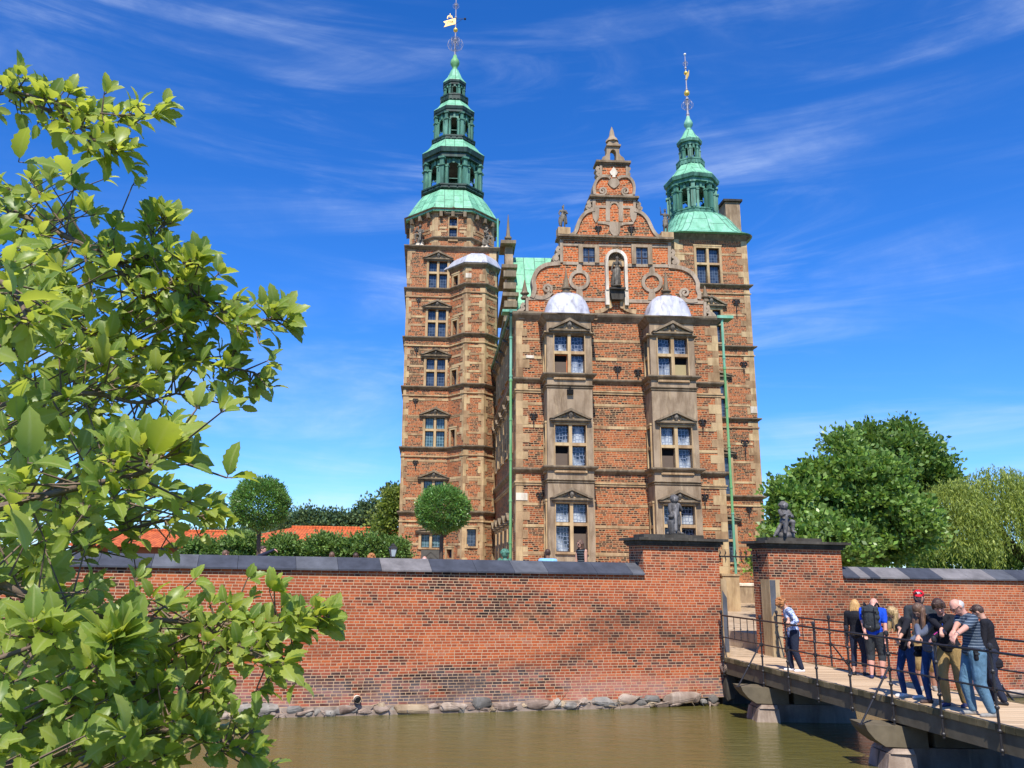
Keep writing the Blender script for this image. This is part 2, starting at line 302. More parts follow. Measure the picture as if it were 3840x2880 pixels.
class Frame:                                # a vertical plane: origin, horizontal direction; outward normal on its right
    def __init__(s,o,u): s.o=Vector((o[0],o[1],0)); s.u=Vector((u[0],u[1],0)).normalized(); s.n=Vector((s.u.y,-s.u.x,0))
    def P(s,u,z,d=0): return s.o+s.u*u+s.n*d+Vector((0,0,z))
    def uz(s,x,y,d=0):
        r=ray(x,y); o=s.o+s.n*d; k=(o-Vector((0,0,CZ))).dot(s.n)/r.dot(s.n); p=Vector((0,0,CZ))+r*k
        return (p-s.o).dot(s.u), p.z
    def rect(s,x0,y0,x1,y1,d=0):
        xm,ym=(x0+x1)/2,(y0+y1)/2
        return (s.uz(x0,ym,d)[0],s.uz(x1,ym,d)[0],s.uz(xm,y1,d)[1],s.uz(xm,y0,d)[1])
    def box(s,mb,u0,u1,z0,z1,d0,d1):
        vs=[s.P(u,z,d) for z in(z0,z1) for d in (d1,d0) for u in (u0,u1)]
        mb.add(vs,[(0,2,3,1),(4,5,7,6),(0,1,5,4),(2,6,7,3),(1,3,7,5),(0,4,6,2)]); return mb
    def poly(s,mb,pts,d0,d1):               # extruded outline given as (u,z), counter-clockwise seen from outside
        n=len(pts); vs=[s.P(u,z,d1) for u,z in pts]+[s.P(u,z,d0) for u,z in pts]
        mb.add(vs,[tuple(range(n)),tuple(range(2*n-1,n-1,-1))]+[(i+n,(i+1)%n+n,(i+1)%n,i) for i in range(n)]); return mb
    def ribbon(s,mb,pts,w,d0,d1,closed=False):
        n=len(pts); P=[Vector((p[0],p[1])) for p in pts]; Ls=[];Rs=[]
        for i in range(n):
            a=P[(i-1)%n] if (closed or i>0) else P[i]; b=P[(i+1)%n] if (closed or i<n-1) else P[i]
            t=(b-a); t=t.normalized() if t.length>1e-9 else Vector((1,0)); nn=Vector((-t.y,t.x)); ww=(w[i] if isinstance(w,(list,tuple)) else w)/2
            Ls.append(P[i]+nn*ww); Rs.append(P[i]-nn*ww)
        m=n if closed else n-1
        for i in range(m):
            j=(i+1)%n; q=[Rs[i],Rs[j],Ls[j],Ls[i]]
            vs=[s.P(p.x,p.y,d1) for p in q]+[s.P(p.x,p.y,d0) for p in q]
            fs=[(0,1,2,3),(4,5,1,0),(6,7,3,2)]
            if not closed and i==0: fs.append((4,0,3,7))
            if not closed and i==m-1: fs.append((1,5,6,2))
            mb.add(vs,fs)
        return mb
    def wall(s,mb,u0,u1,z0,z1,holes=(),d=0,rev=.22):
        us=sorted({u0,u1,*[h[0] for h in holes],*[h[1] for h in holes]}); zs=sorted({z0,z1,*[h[2] for h in holes],*[h[3] for h in holes]})
        us=[u for u in us if u0-1e-6<=u<=u1+1e-6]; zs=[z for z in zs if z0-1e-6<=z<=z1+1e-6]
        for i in range(len(us)-1):
            for j in range(len(zs)-1):
                um,zm=(us[i]+us[i+1])/2,(zs[j]+zs[j+1])/2
                if any(h[0]<um<h[1] and h[2]<zm<h[3] for h in holes): continue
                mb.add([s.P(us[i],zs[j],d),s.P(us[i+1],zs[j],d),s.P(us[i+1],zs[j+1],d),s.P(us[i],zs[j+1],d)],[(0,1,2,3)])
        for h in holes:
            q=[(h[0],h[2]),(h[1],h[2]),(h[1],h[3]),(h[0],h[3])]
            for k in range(4):
                a,b=q[k],q[(k+1)%4]; mb.add([s.P(a[0],a[1],d),s.P(b[0],b[1],d),s.P(b[0],b[1],d-rev),s.P(a[0],a[1],d-rev)],[(0,3,2,1)])
        return mb
def cat(pts,k=6,closed=False):
    P=[Vector(p) for p in pts]; n=len(P); out=[]
    for i in range(n if closed else n-1):
        a,b,c,d=(P[(i-1)%n] if closed or i>0 else P[0]),P[i],P[(i+1)%n],(P[(i+2)%n] if closed or i<n-2 else P[-1])
        for j in range(k):
            t=j/k; out.append(tuple(.5*((2*b)+(c-a)*t+(2*a-5*b+4*c-d)*t*t+(3*b-a-3*c+d)*t**3)))
    if not closed: out.append(tuple(P[-1]))
    return out
def offset_poly(poly,o):
    n=len(poly); out=[]
    for i in range(n):
        a,b,c=Vector(poly[i-1]),Vector(poly[i]),Vector(poly[(i+1)%n]); e1=(b-a).normalized(); e2=(c-b).normalized()
        n1=Vector((e1.y,-e1.x)); n2=Vector((e2.y,-e2.x)); m=(n1+n2); m=m/max(m.length_squared/2,.25)*1.0
        out.append(tuple(b+m*o))
    return out
def octo(c,r,rot=22.5,n=8): return [(c[0]+r*math.cos(rad(rot+360/n*k)),c[1]+r*math.sin(rad(rot+360/n*k))) for k in range(n)]
def np_mesh(name,verts,faces,mat,smooth=False):
    me=bpy.data.meshes.new(name); nv=len(verts); nf,k=faces.shape
    me.vertices.add(nv); me.vertices.foreach_set('co',verts.astype('f').ravel()); me.loops.add(nf*k); me.loops.foreach_set('vertex_index',faces.astype('i').ravel())
    me.polygons.add(nf); me.polygons.foreach_set('loop_start',np.arange(0,nf*k,k,dtype='i')); me.polygons.foreach_set('loop_total',np.full(nf,k,'i'))
    me.materials.append(mat)
    if smooth: me.polygons.foreach_set('use_smooth',np.ones(nf,bool))
    me.update(calc_edges=True); return me
def rot_frames(d, spin):                    # d: Nx3 leaf directions, spin: N angles -> (dir, side, normal)
    d=d/np.linalg.norm(d,axis=1,keepdims=True); ref=np.where(np.abs(d[:,2:3])<.9,np.array([[0,0,1.]]),np.array([[1.,0,0]]))
    s=np.cross(d,ref); s/=np.linalg.norm(s,axis=1,keepdims=True); n=np.cross(s,d)
    c,sn=np.cos(spin)[:,None],np.sin(spin)[:,None]; return d,s*c+n*sn,n*c-s*sn
def leaf_cloud(name,pos,dirs,size,mat,tv,tf,spin=None,rib=None):    # template vertices (along, side, normal)
    N=len(pos); spin=rng.uniform(0,2*np.pi,N) if spin is None else spin; d,s,n=rot_frames(dirs,spin); size=np.broadcast_to(size,(N,))[:,None]
    tv=np.array(tv,float); V=(pos[:,None,:]+size[:,None,:]*(d[:,None,:]*tv[None,:,0:1]+s[:,None,:]*tv[None,:,1:2]+n[:,None,:]*tv[None,:,2:3])).reshape(-1,3)
    F=(np.array(tf)[None]+(np.arange(N)*len(tv))[:,None,None]).reshape(-1,len(tf[0])); me=np_mesh(name,V,F,mat)
    if rib is not None: at_=me.attributes.new('rib','FLOAT','POINT'); at_.data.foreach_set('value',np.tile(np.array(rib,'f'),N))
    return me
TV=[(0,0,0),(.5,.32,.06),(1,0,0),(.5,-.32,.06)]; TF=[(0,1,2,3)]
# ============================================================ SETTING
U=(1,.034)
F=Frame((0,37.9),U); T=Frame((0,50),U); R_=Frame((0,47.6),U)
WF=Frame((0,20.9),(1,.25))
TZ=CZ-1.8; LZ=CZ-.95; DZ=CZ-2.25            # court, raised lawn behind the wall, bridge deck
mb=MB(); mb.add([(-60,2.5,0),(60,2.5,0),(60,46,0),(-60,46,0)],[(0,1,2,3)])
m=NM('moat_water'); v=m.coord('Object',scale=(1,1,1)); v2=m.coord('Object',scale=(.45,1.5,1))
h=m.math('ADD',m.math('MULTIPLY',m.noise(v2,3.2,4,.6,.6),.8),m.math('MULTIPLY',m.noise(v,16,3,.6,.5),.22))
m.bump(h,.38,.10); c=m.mix(m.noise(v,.35,3,.6,.8),(.092,.082,.020),(.135,.115,.034)); M['water']=m.base(c,.07,.5)
o=struct(mb,'moat_water','water')
mb=MB(); mb.add([(-900,-60,-1.2),(900,-60,-1.2),(900,1500,-1.2),(-900,1500,-1.2)],[(0,1,2,3)]); struct(mb,'moat_bed','ground')
mb=MB()                                      # near bank under the viewer
mb.loft([[(-60,-30,1.9),(-60,1.0,1.9),(-60,2.2,1.4),(-60,3.4,-.6),(-60,-30,-1)],[(60,-30,1.9),(60,1.0,1.9),(60,2.2,1.4),(60,3.4,-.6),(60,-30,-1)]]); struct(mb,'near_bank','grass')
def wp(u,d=0,z=0): return tuple(WF.P(u,z,d))
mb=MB(); n1=WF.P(-70,0,-.5); n2=WF.P(90,0,-.5)
mb.add([(n1.x,n1.y,TZ),(n2.x,n2.y,TZ),(700,1200,TZ),(-700,1200,TZ)],[(0,1,2,3)]); 
# opening in the court for the low landing inside the gate
gL=WF.uz(2715,2300)[0]; gR=WF.uz(2862,2300)[0]; pL0=WF.uz(2411,2050)[0]; pL1=WF.uz(2693,2050)[0]; pR0=WF.uz(2881,2100)[0]; pR1=WF.uz(3155,2100)[0]
mb=MB(); A=lambda u,d:(WF.P(u,0,d).x,WF.P(u,0,d).y)
def slab(pts,z,t=.5):
    mb=MB(); mb.prism(pts,z-t,z); return mb
g0,g1=pL1-.4,pR0+.5; dS=-5.4                 # landing depth
court=MB(); court.prism([A(-60,-.5),A(g0,-.5),A(g0,dS),A(-60,dS)],TZ-.6,TZ)
court.prism([A(g1,-.5),A(80,-.5),A(80,dS),A(g1,dS)],TZ-.6,TZ); court.prism([A(-60,dS-1.9),A(80,dS-1.9),(600,900),(-600,900)],TZ-.6,TZ)
court.prism([A(-60,dS),A(g0,dS),A(g0,dS-1.9),A(-60,dS-1.9)],TZ-.6,TZ); court.prism([A(g1,dS),A(80,dS),A(80,dS-1.9),A(g1,dS-1.9)],TZ-.6,TZ)
struct(court,'court_ground','path'); gl=MB(); gl.prism([(14,30),(120,30),(190,300),(128,300)],TZ+.001,TZ+.02); gl.prism([(-120,33.5),(-5,33.5),(-5,58),(-120,58)],TZ+.001,TZ+.02); struct(gl,'lawn','grass')
land=slab([A(g0+.01,.0),A(g1-.01,.0),A(g1-.01,dS+.005),A(g0+.01,dS+.005)],DZ); struct(land,'gate_path','path')
st=thing('stone_steps','worn pale sandstone steps rising inside the gate opening','steps',WF.P((g0+g1)/2,DZ,dS))
for k in range(3):
    b=MB(); dd=dS-.6*k; WF.box(b,g0+.02,g1-.02,DZ-.3,DZ+.15*(k+1)-(.004 if k==2 else 0),dS-1.895,dd); part(b,'step','sandstone',st)
lawn=slab([A(-60,-.95),A(gL-2.8,-.95),A(gL-2.8,-9),A(-60,-9)],LZ,.8); struct(lawn,'raised_terrace','path')

# ============================================================ MOAT WALL, GATE PIERS
TH=.85
def moat_wall(u0,u1,label,tones,step):
    w=thing('moat_wall',label,'wall',WF.P((u0+u1)/2,0,-TH/2)); b=MB(); zt=CZ-.16
    vs=[]; WF.wall(b,u0,u1,.2,zt); WF.box(b,u0,u1,-1.0,.2,-TH,-.02)
    WF.box(b,u0,u1,.2,zt-.005,-TH,-.30); part(b,'brickwork','wall_brick',w)
    b=MB(); WF.box(b,u0,u1,-1,.09,-.02,.10); WF.box(b,u0,u1,.09,.20,-.02,.03); part(b,'footing','granite',w)
    u=u0; i=0
    while u<u1-.01:
        l=step[i%len(step)]; e=min(u+l,u1)
        if u1-e<.25: e=u1
        b=MB(); pr=[(.09,CZ-.165),(.09,CZ-.125),(-.40,CZ+.155),(-.48,CZ+.155),(-TH-.08,CZ-.11),(-TH-.08,CZ-.165)]
        b.loft([[WF.P(u+.004,z,d) for d,z in pr],[WF.P(e-.004,z,d) for d,z in pr]]); part(b,'coping_slab',tones[i%len(tones)],w); u=e; i+=1
    return w
def boulder(c,sz,seed):
    r=random.Random(seed); bm=bmesh.new()
    for _ in range(26):
        t=r.uniform(0,6.283); z=r.uniform(-1,1); q=math.sqrt(1-z*z)**.6; e=.55
        x=math.copysign(abs(math.cos(t))**e,math.cos(t))*q; y=math.copysign(abs(math.sin(t))**e,math.sin(t))*q; k=r.uniform(.86,1.06)
        bm.verts.new(Vector(c)+WF.u*(sz[0]*x*k)+WF.n*(sz[1]*y*k)+Vector((0,0,sz[2]*z*k*(.8+.25*math.sin(3*t+seed)))))
    h=bmesh.ops.convex_hull(bm,input=bm.verts); bm.verts.ensure_lookup_table()
    bmesh.ops.delete(bm,geom=[v for v in bm.verts if not v.link_faces],context='VERTS')
    bmesh.ops.bevel(bm,geom=list(bm.edges),offset=.018,segments=1,affect='EDGES'); bm.verts.index_update()
    b=MB(); b.add([tuple(v.co) for v in bm.verts],[[v.index for v in f.verts] for f in bm.faces]); bm.free(); return b
M['pier_tan']=stone_mat('rubble_tan',(.22,.15,.09),(.36,.27,.17),(.5,.40,.27),.6,.85,2.5,.4)
wl=moat_wall(-16,pL0,'long red brick moat wall under dark slate coping, left of the bridge gate','slate_mid slate_dark slate_dark slate_mid slate_dark slate_light slate_dark slate_dark'.split(),[1.15,1.0,.9,1.35,1.0,1.05,1.25])
# base stones measured along the wall
BS=[(870,1060,2638,2690,'grey_granite'),(1095,1205,2655,2682,'granite'),(1265,1345,2640,2685,'granite'),(1400,1460,2636,2680,'granite'),(1465,1640,2636,2675,'pier_tan'),(1640,1765,2628,2668,'granite'),(1768,1850,2612,2665,'grey_granite'),(1840,1950,2634,2660,'granite'),(1960,2080,2620,2655,'granite'),(2075,2110,2618,2650,'grey_granite'),(2105,2175,2628,2655,'grey_granite'),(2170,2215,2615,2640,'granite'),(2215,2315,2615,2652,'grey_granite'),(2315,2410,2598,2645,'granite'),(2415,2480,2600,2640,'grey_granite'),(2480,2640,2592,2648,'granite'),(2660,2700,2605,2640,'grey_granite'),(600,760,2650,2700,'granite'),(400,580,2655,2705,'grey_granite'),(200,380,2660,2705,'granite'),(760,870,2668,2700,'granite'),(1205,1265,2660,2685,'grey_granite')]
for i,(x0,x1,y0,y1,mt) in enumerate(BS):
    ua,za=WF.uz(x0,y0,.1); ub,zb=WF.uz(x1,y1,.1); cu=(ua+ub)/2; hz=(za-zb)/2*.8+.05
    b=boulder(WF.P(cu,max(za-hz,.0),.02),((ub-ua)/2*1.0,.15,hz),i*7+3); part(b,'base_stone',mt,wl)
rq=random.Random(77); uu=WF.uz(150,2690)[0]; k=0
while uu<pL1-.4:
    w_=rq.uniform(.16,.42); h_=rq.uniform(.07,.15); b=boulder(WF.P(uu+w_/2,h_*.5+rq.uniform(-.01,.10),.03),(w_*.56,.11,h_),300+k); part(b,'base_stone',rq.choice(['granite','granite','pier_tan','grey_granite']),wl); uu+=w_*rq.uniform(.8,1.25); k+=1
ud,zd=WF.uz(1338,2620); b=MB(); b.tube([WF.P(ud,zd,-.05),WF.P(ud,zd,.16)],.085,12,False); b.tube([WF.P(ud,zd,.16),WF.P(ud,zd,.0)],.06,12); part(b,'drain_pipe','pale_stone',wl)
b=MB(); b.tube([WF.P(ud,zd,.16),WF.P(ud,zd,.165)],.06,12); part(b,'drain_opening','black_hole',wl)
wr=moat_wall(pR1,27,'red brick moat wall behind the bridge, topped with mixed light and dark slate slabs','slate_dark slate_light slate_dark slate_light slate_dark slate_light slate_light slate_mid slate_dark'.split(),[.5,.35,.33,1.0,1.15,1.0,.9,.8])
for i,(x0,x1,y0,y1) in enumerate([(3600,3760,2590,2640),(3760,3900,2585,2640),(3450,3600,2590,2640),(3980,4120,2600,2650)]):
    ua,za=WF.uz(x0,y0,.1); ub,zb=WF.uz(x1,y1,.1); part(boulder(WF.P((ua+ub)/2,.12,.03),((ub-ua)/2,.16,.16),i*5+90),'base_stone','granite',wr)
def gate_pier(u0,u1,x_s,y_s,dd,label,side):
    p=thing('gate_pier',label,'gate pier',WF.P((u0+u1)/2,0,-dd/2)); zc=WF.uz(2500,2047)[1]
    b=MB(); WF.wall(b,u0,u1,.2,zc,d=.004); WF.box(b,u0,u1,-1,zc,-dd,-.30)
    for uu,s in((u0,-1),(u1,1)): b.add([WF.P(uu,z,d) for z,d in ((.2,.004),(.2,-.3),(zc,-.3),(zc,.004))],[(0,1,2,3)] if s>0 else [(3,2,1,0)])
    part(b,'brickwork','wall_brick',p)
    b=MB()
    for z0,z1,o in ((zc,zc+.06,.05),(zc+.06,zc+.14,.10),(zc+.14,zc+.21,.20)): WF.box(b,u0-o,u1+o,z0,z1,-dd-o,o)
    WF.box(b,u0+.10,u1-.35 if side<0 else u1-.5,zc+.21,zc+.31,-dd+.1,-.12); part(b,'cap_stone','dark_stone',p)
    zt=WF.uz(2862,2172)[1]; uj0,uj1=(u1,u1+.16) if side<0 else (u0-.05,u0+.27)
    b=MB(); WF.box(b,uj0,uj1,DZ-.12,zt,-.35,.05); part(b,'gate_jamb','sandstone',p)
    if side>0: b=MB(); WF.poly(b,[(uj0+.01,zt-1.0),(uj0+.17,zt-.75),(uj0+.19,zt-.02),(uj0+.01,zt-.02)],.04,.056); part(b,'slate_facing','slate_mid',p)
    else: b=MB(); WF.poly(b,[(uj0+.02,zt-1.9),(uj1-.01,zt-1.9),(uj1-.01,zt-.5),(uj0+.02,zt-.3)],.04,.056); part(b,'slate_facing','slate_mid',p)
    return p,zc+.31
pl,zcap=gate_pier(pL0,pL1,0,0,.85,'brick gate pier left of the bridge carrying the standing putto statue',-1)
pr_,_=gate_pier(pR0,pR1,0,0,.75,'brick gate pier right of the gate opening carrying the seated putto statue',1)
b=boulder(WF.P(pL1+.0,.95,.12),(.20,.20,.26),5); b2=boulder(WF.P(pL1+.05,.45,.1),(.17,.15,.42),6); part(b,'base_stone','granite',pl); part(b2,'base_stone','dark_stone',pl)
gs=thing('gate_grille','black wrought iron spiked bar spanning the gate opening above the path','gate',WF.P((pL1+pR0)/2,WF.uz(2780,2088)[1],-.4))
ua,ub=pL1+.02,pR0+.0; zg=WF.uz(2780,2088,-.4)[1]
b=MB(); WF.box(b,ua,ub,zg-.02,zg+.02,-.42,-.38); part(b,'rail','iron_dark',gs)
for k in range(9):
    u=ua+(ub-ua)*(k+.6)/9.2; b=MB(); b.tube([WF.P(u,zg-.17,-.4),WF.P(u+.02,zg-.08,-.4),WF.P(u-.01,zg+.02,-.4),WF.P(u+.02,zg+.1,-.4),WF.P(u,zg+.2,-.4)],[.004,.016,.012,.02,.003],6); part(b,'spike','iron_dark',gs)

# ============================================================ CASTLE
castle=thing('castle','tall renaissance red brick castle with green copper spires behind the moat','castle',(8,45,TZ))
def window(fr,rc,glass='glass_lead',d=0,nx=2,nz=(.44,),ped=None,sur=.15,rev=.2,open_=None,head=True,extra=None):
    """stone surround with mullion and transom, recessed panes; returns the hole"""
    u0,u1,z0,z1=rc; w=MB(); fr.box(w,u0-sur,u0,z0-.1,z1+.12,d-.02,d+.07); fr.box(w,u1,u1+sur,z0-.1,z1+.12,d-.02,d+.07)
    fr.box(w,u0-sur-.03,u1+sur+.03,z1+.12,z1+.2,d-.02,d+.09); fr.box(w,u0,u1,z1,z1+.12,d-.02,d+.068)
    fr.box(w,u0,u1,z0-.1,z0,d-.02,d+.09)
    zs=[z0]; us=[u0+(u1-u0)*k/nx for k in range(nx+1)]; t=.075
    for k in range(1,nx): fr.box(w,us[k]-t,us[k]+t,z0,z1,d-rev,d+.04)
    for q in nz:
        zq=z1-(z1-z0)*q; zs.append(zq)
        for k in range(nx): fr.box(w,us[k]+(t if k else 0),us[k+1]-(t if k<nx-1 else 0),zq-.07,zq+.07,d-rev,d+.035)
    zs.append(z1); zs=sorted(zs); win=part(w,'window','sandstone',castle)
    for i in range(nx):
        for j in range(len(zs)-1):
            a=us[i]+(t if i else 0)+.0; b_=us[i+1]-(t if i<nx-1 else 0); c=zs[j]+(.07 if j else 0); e=zs[j+1]-(.07 if j<len(zs)-2 else 0)
            s=MB(); g=.035
            fr.box(s,a,a+g,c,e,d-rev,d-rev+.05); fr.box(s,b_-g,b_,c,e,d-rev,d-rev+.05); fr.box(s,a+g,b_-g,c,c+g,d-rev,d-rev+.05); fr.box(s,a+g,b_-g,e-g,e,d-rev,d-rev+.05)
            op=(open_ or {}).get((i,j)); part(s,'sash','orange_frame' if op=='orange' else 'sash',win)
            p=MB(); gm=glass
            if op in('blind','orange'): gm='blind'
            if op=='tan': gm='blind_tan'
            fr.box(p,a+g,b_-g,c+g,(e-g) if gm==glass else e-g-.3,d-rev-.02,d-rev+.02); part(p,'pane',gm,win)
            if gm!=glass: p=MB(); fr.box(p,a+g,b_-g,e-g-.3,e-g,d-rev-.02,d-rev+.0); part(p,'pane','black_hole',win)
    if ped: pediment(fr,win,*ped,d=d,head=head)
    return (u0,u1,z0,z1)
def pediment(fr,par,uc,hw,zb,zt,d=0,head=True,proj=.28):
    b=MB(); th=.13; fr.box(b,uc-hw,uc+hw,zb,zb+.09,d-.02,d+proj*.8); fr.box(b,uc-hw*.93,uc+hw*.93,zb-.09,zb,d-.02,d+proj*.5)
    for s in(-1,1):
        pts=[(uc+s*(hw+.04),zb+.092),(uc+s*hw*.86,zb+.092),(uc,zt-th),(uc,zt)]
        if s>0: pts=pts[::-1]
        pts=pts if s<0 else pts
        # orientation: make CCW
        A_=sum(pts[i][0]*pts[(i+1)%4][1]-pts[(i+1)%4][0]*pts[i][1] for i in range(4))
        if A_<0: pts=pts[::-1]
        fr.poly(b,pts,d-.02,d+proj)
    part(b,'pediment','cornice_stone',par)
    b=MB(); fr.poly(b,[(uc-hw*.8,zb+.092),(uc+hw*.8,zb+.092),(uc,zt-th-.02)],d-.02,d+.10); part(b,'tympanum','sandstone',par)
    if head:
        b=MB(); c=fr.P(uc,zb+.09+(zt-zb)*.36,d+.13); r=(zt-zb)*.2
        b.ball(c,r,10,1.3); b.ball(c+Vector((0,0,r*.75)),r*.95,8,.8); b.ball(c-Vector((0,0,r*1.1)),r*.6,8); b.ball(c+fr.n*r*.9-Vector((0,0,r*.1)),r*.25,6,1.4)
        for s in(-1,1): fr.ribbon(b,cat([(uc+s*r*1.1,c.z+r*.5),(uc+s*r*1.9,c.z+r*.1),(uc+s*r*1.6,c.z-r*.7),(uc+s*r*2.6,c.z-r*1.1),(uc+s*r*3.4,c.z-r*1.2)],4),r*.4,d+.1,d+.15)
        part(b,'carved_head','statue_stone',par)
def fleur(fr,x,y,s=.33,d=0,parent=None,stem=2.0):
    s*=.72
    u,z=fr.uz(x,y,d); b=MB(); d0,d1=d+.0,d+.06
    fr.box(b,u-.02,u+.02,z-s*stem,z+s*.3,d0,d1); fr.poly(b,[(u-.05,z+s*.3),(u+.05,z+s*.3),(u,z+s*1.0)],d0,d1); fr.box(b,u-s*.5,u+s*.5,z+s*.05,z+s*.18,d0,d1+.01)
    for sg in(-1,1):
        fr.ribbon(b,cat([(u+sg*.02,z+s*.2),(u+sg*s*.35,z+s*.75),(u+sg*s*.75,z+s*.45),(u+sg*s*.6,z+s*.15)],4),s*.17,d0,d1)
        fr.ribbon(b,cat([(u+sg*.02,z),(u+sg*s*.3,z-s*.4),(u+sg*s*.5,z-s*.15)],4),s*.12,d0,d1)
    fr.box(b,u-.035,u+.035,z-s*stem*.55,z-s*stem*.45,d0,d1+.01); part(b,'wall_anchor','iron_dark',castle)
def bands(fr,mb,zs,u0,u1,holes,h=.13,d=0,pr=.022):
    for z in zs:
        segs=[(u0,u1)]
        for a,b_,c,e in holes:
            if c-.3<z<e+.25:
                ns=[]
                for s in segs:
                    if b_+.16<=s[0] or a-.16>=s[1]: ns.append(s)
                    else:
                        if s[0]<a-.16: ns.append((s[0],a-.16))
                        if s[1]>b_+.16: ns.append((b_+.16,s[1]))
                segs=ns
        for s in segs:
            u=s[0]
            while u<s[1]-.02:
                e=min(s[1],u+random.uniform(.6,1.3)); fr.box(mb,u,e,z-h/2,z+h/2,d-.02,d+pr); u=e
def quoins(fr,mb,u,sgn,z0,z1,d=0,a=.30,b_=.58,h=.40,pr=.018,skip=()):
    z=z0; i=random.randint(0,1)
    while z<z1-.05:
        e=min(z+h*random.uniform(.85,1.15),z1); l=(a if i%2 else b_)*random.uniform(.9,1.1); lo,hi=(u,u+l) if sgn>0 else (u-l,u)
        if not any(s[0]<(z+e)/2<s[1] for s in skip): fr.box(mb,lo,hi,z,e-.004,d-.02,d+pr+random.uniform(0,.006))
        z=e; i+=1
def cyma(mb,poly,z0,z1,o,zt=None):          # a stone string course that runs round a footprint
    n=[(0,z0),(.35*o,z0+.25*(z1-z0)),(.85*o,z0+.55*(z1-z0)),(o,z0+.75*(z1-z0)),(o,z1),(0,z1+.04)]
    mb.loft([[ (p[0],p[1],z) for p in offset_poly(poly,oo)] for oo,z in n])
def zat(fr,x,y,d=0): return fr.uz(x,y,d)[1]
# ---------------- main block
uF0=F.uz(1936,1700)[0]; uF1=F.uz(2716,1750)[0]; ax=(uF0+uF1)/2
zC=zat(F,2280,1208); zCt=zat(F,2280,1198)+.1; zS2=zat(F,2320,1447); zS1=zat(F,2320,1785)
B0=F.P(uF0,0); B1=F.P(uF1,0); DEP=26
foot=[(B0.x,B0.y),(B1.x,B1.y),(F.P(uF1,0,-DEP).x,F.P(uF1,0,-DEP).y),(F.P(uF0,0,-DEP).x,F.P(uF0,0,-DEP).y)]
OP=1.15                                     # how far the oriels stand out
O1=(F.uz(2051,1350,OP)[0],F.uz(2219,1350,OP)[0]); ow=O1[1]-O1[0]; oc2=F.uz(2523,1350,OP)[0]; O2=(oc2-ow/2,oc2+ow/2)
w=MB(); F.wall(w,uF0,uF1,TZ,zC); 
LS=Frame((F.P(uF0,0,-DEP).x,F.P(uF0,0,-DEP).y),(B0-F.P(uF0,0,-DEP))[:2]); RS=Frame((B1.x,B1.y),(F.P(uF1,0,-DEP)-B1)[:2])
sidew=[]
for lvl,(za,zb) in enumerate(((TZ+1.3,TZ+3.6),(zS1+1.3,zS1+3.4),(zS2+1.1,zS2+2.7))):
    for k in range(6): c=DEP-2.2-k*2.3; sidew.append((c-.55,c+.55,za,zb))
LS.wall(w,0,DEP,TZ,zC,sidew); RS.wall(w,0,DEP,TZ,zC); bk=Frame((F.P(uF1,0,-DEP).x,F.P(uF1,0,-DEP).y),(F.P(uF0,0,-DEP)-F.P(uF1,0,-DEP))[:2]); bk.wall(w,0,uF1-uF0,TZ,zC)
part(w,'front_wing_wall','castle_brick',castle)
for h in sidew: window(LS,h,'glass_dark',ped=((h[0]+h[1])/2,.85,h[3]+.25,h[3]+.75),head=False)
b=MB(); cyma(b,foot,zS1+.05,zS1+.27,.17); cyma(b,foot,zS2+.05,zS2+.27,.17); cyma(b,foot,zC,zCt+.14,.25); cyma(b,foot,TZ+.3,TZ+.5,.1); part(b,'string_course','cornice_stone',castle)
b=MB()
for zz_ in (zat(F,2320,1474),zat(F,2320,1818)):
    b.loft([[(p[0],p[1],z) for p in offset_poly(foot,o)] for o,z in ((0,zz_-.1),(.05,zz_-.09),(.05,zz_-.01),(0.02,zz_),(.09,zz_+.01),(.09,zz_+.08),(0,zz_+.1))])
ys=[1280,1349,1521,1605,1686,1896,1977,2080]
for fr_,a,b__ in ((F,uF0+.3,uF1-.3),): bands(fr_,b,[zat(F,2320,y) for y in ys],a,b__,[])
part(b,'stone_band','sandstone',castle)
b=MB()
for z0,z1 in ((TZ,zS1-.01),(zS1+.32,zS2-.01),(zS2+.32,zC-.01)):
    quoins(F,b,uF0,1,z0,z1); quoins(F,b,uF1,-1,z0,z1); quoins(LS,b,DEP,-1,z0,z1); quoins(RS,b,0,1,z0,z1)
part(b,'quoins','sandstone',castle)
b=MB(); cyma(b,foot,TZ,TZ+.9,.12); part(b,'plinth','sandstone',castle)
for x,y in ((2001,1565),(2025,1862),(2315,1388),(2392,1400),(2634,1588),(2642,1868)): fleur(F,x,y)
# plaster-white repair stones
b=MB(); u,z=F.uz(1955,1862); F.box(b,u-.25,u+.28,z-.17,z+.17,0,.055); u,z=F.uz(1987,1338); F.box(b,u-.2,u+.2,z-.07,z+.07,0,.05); u,z=F.uz(2020,1337); part(b,'repair_stone','pale_stone',castle)
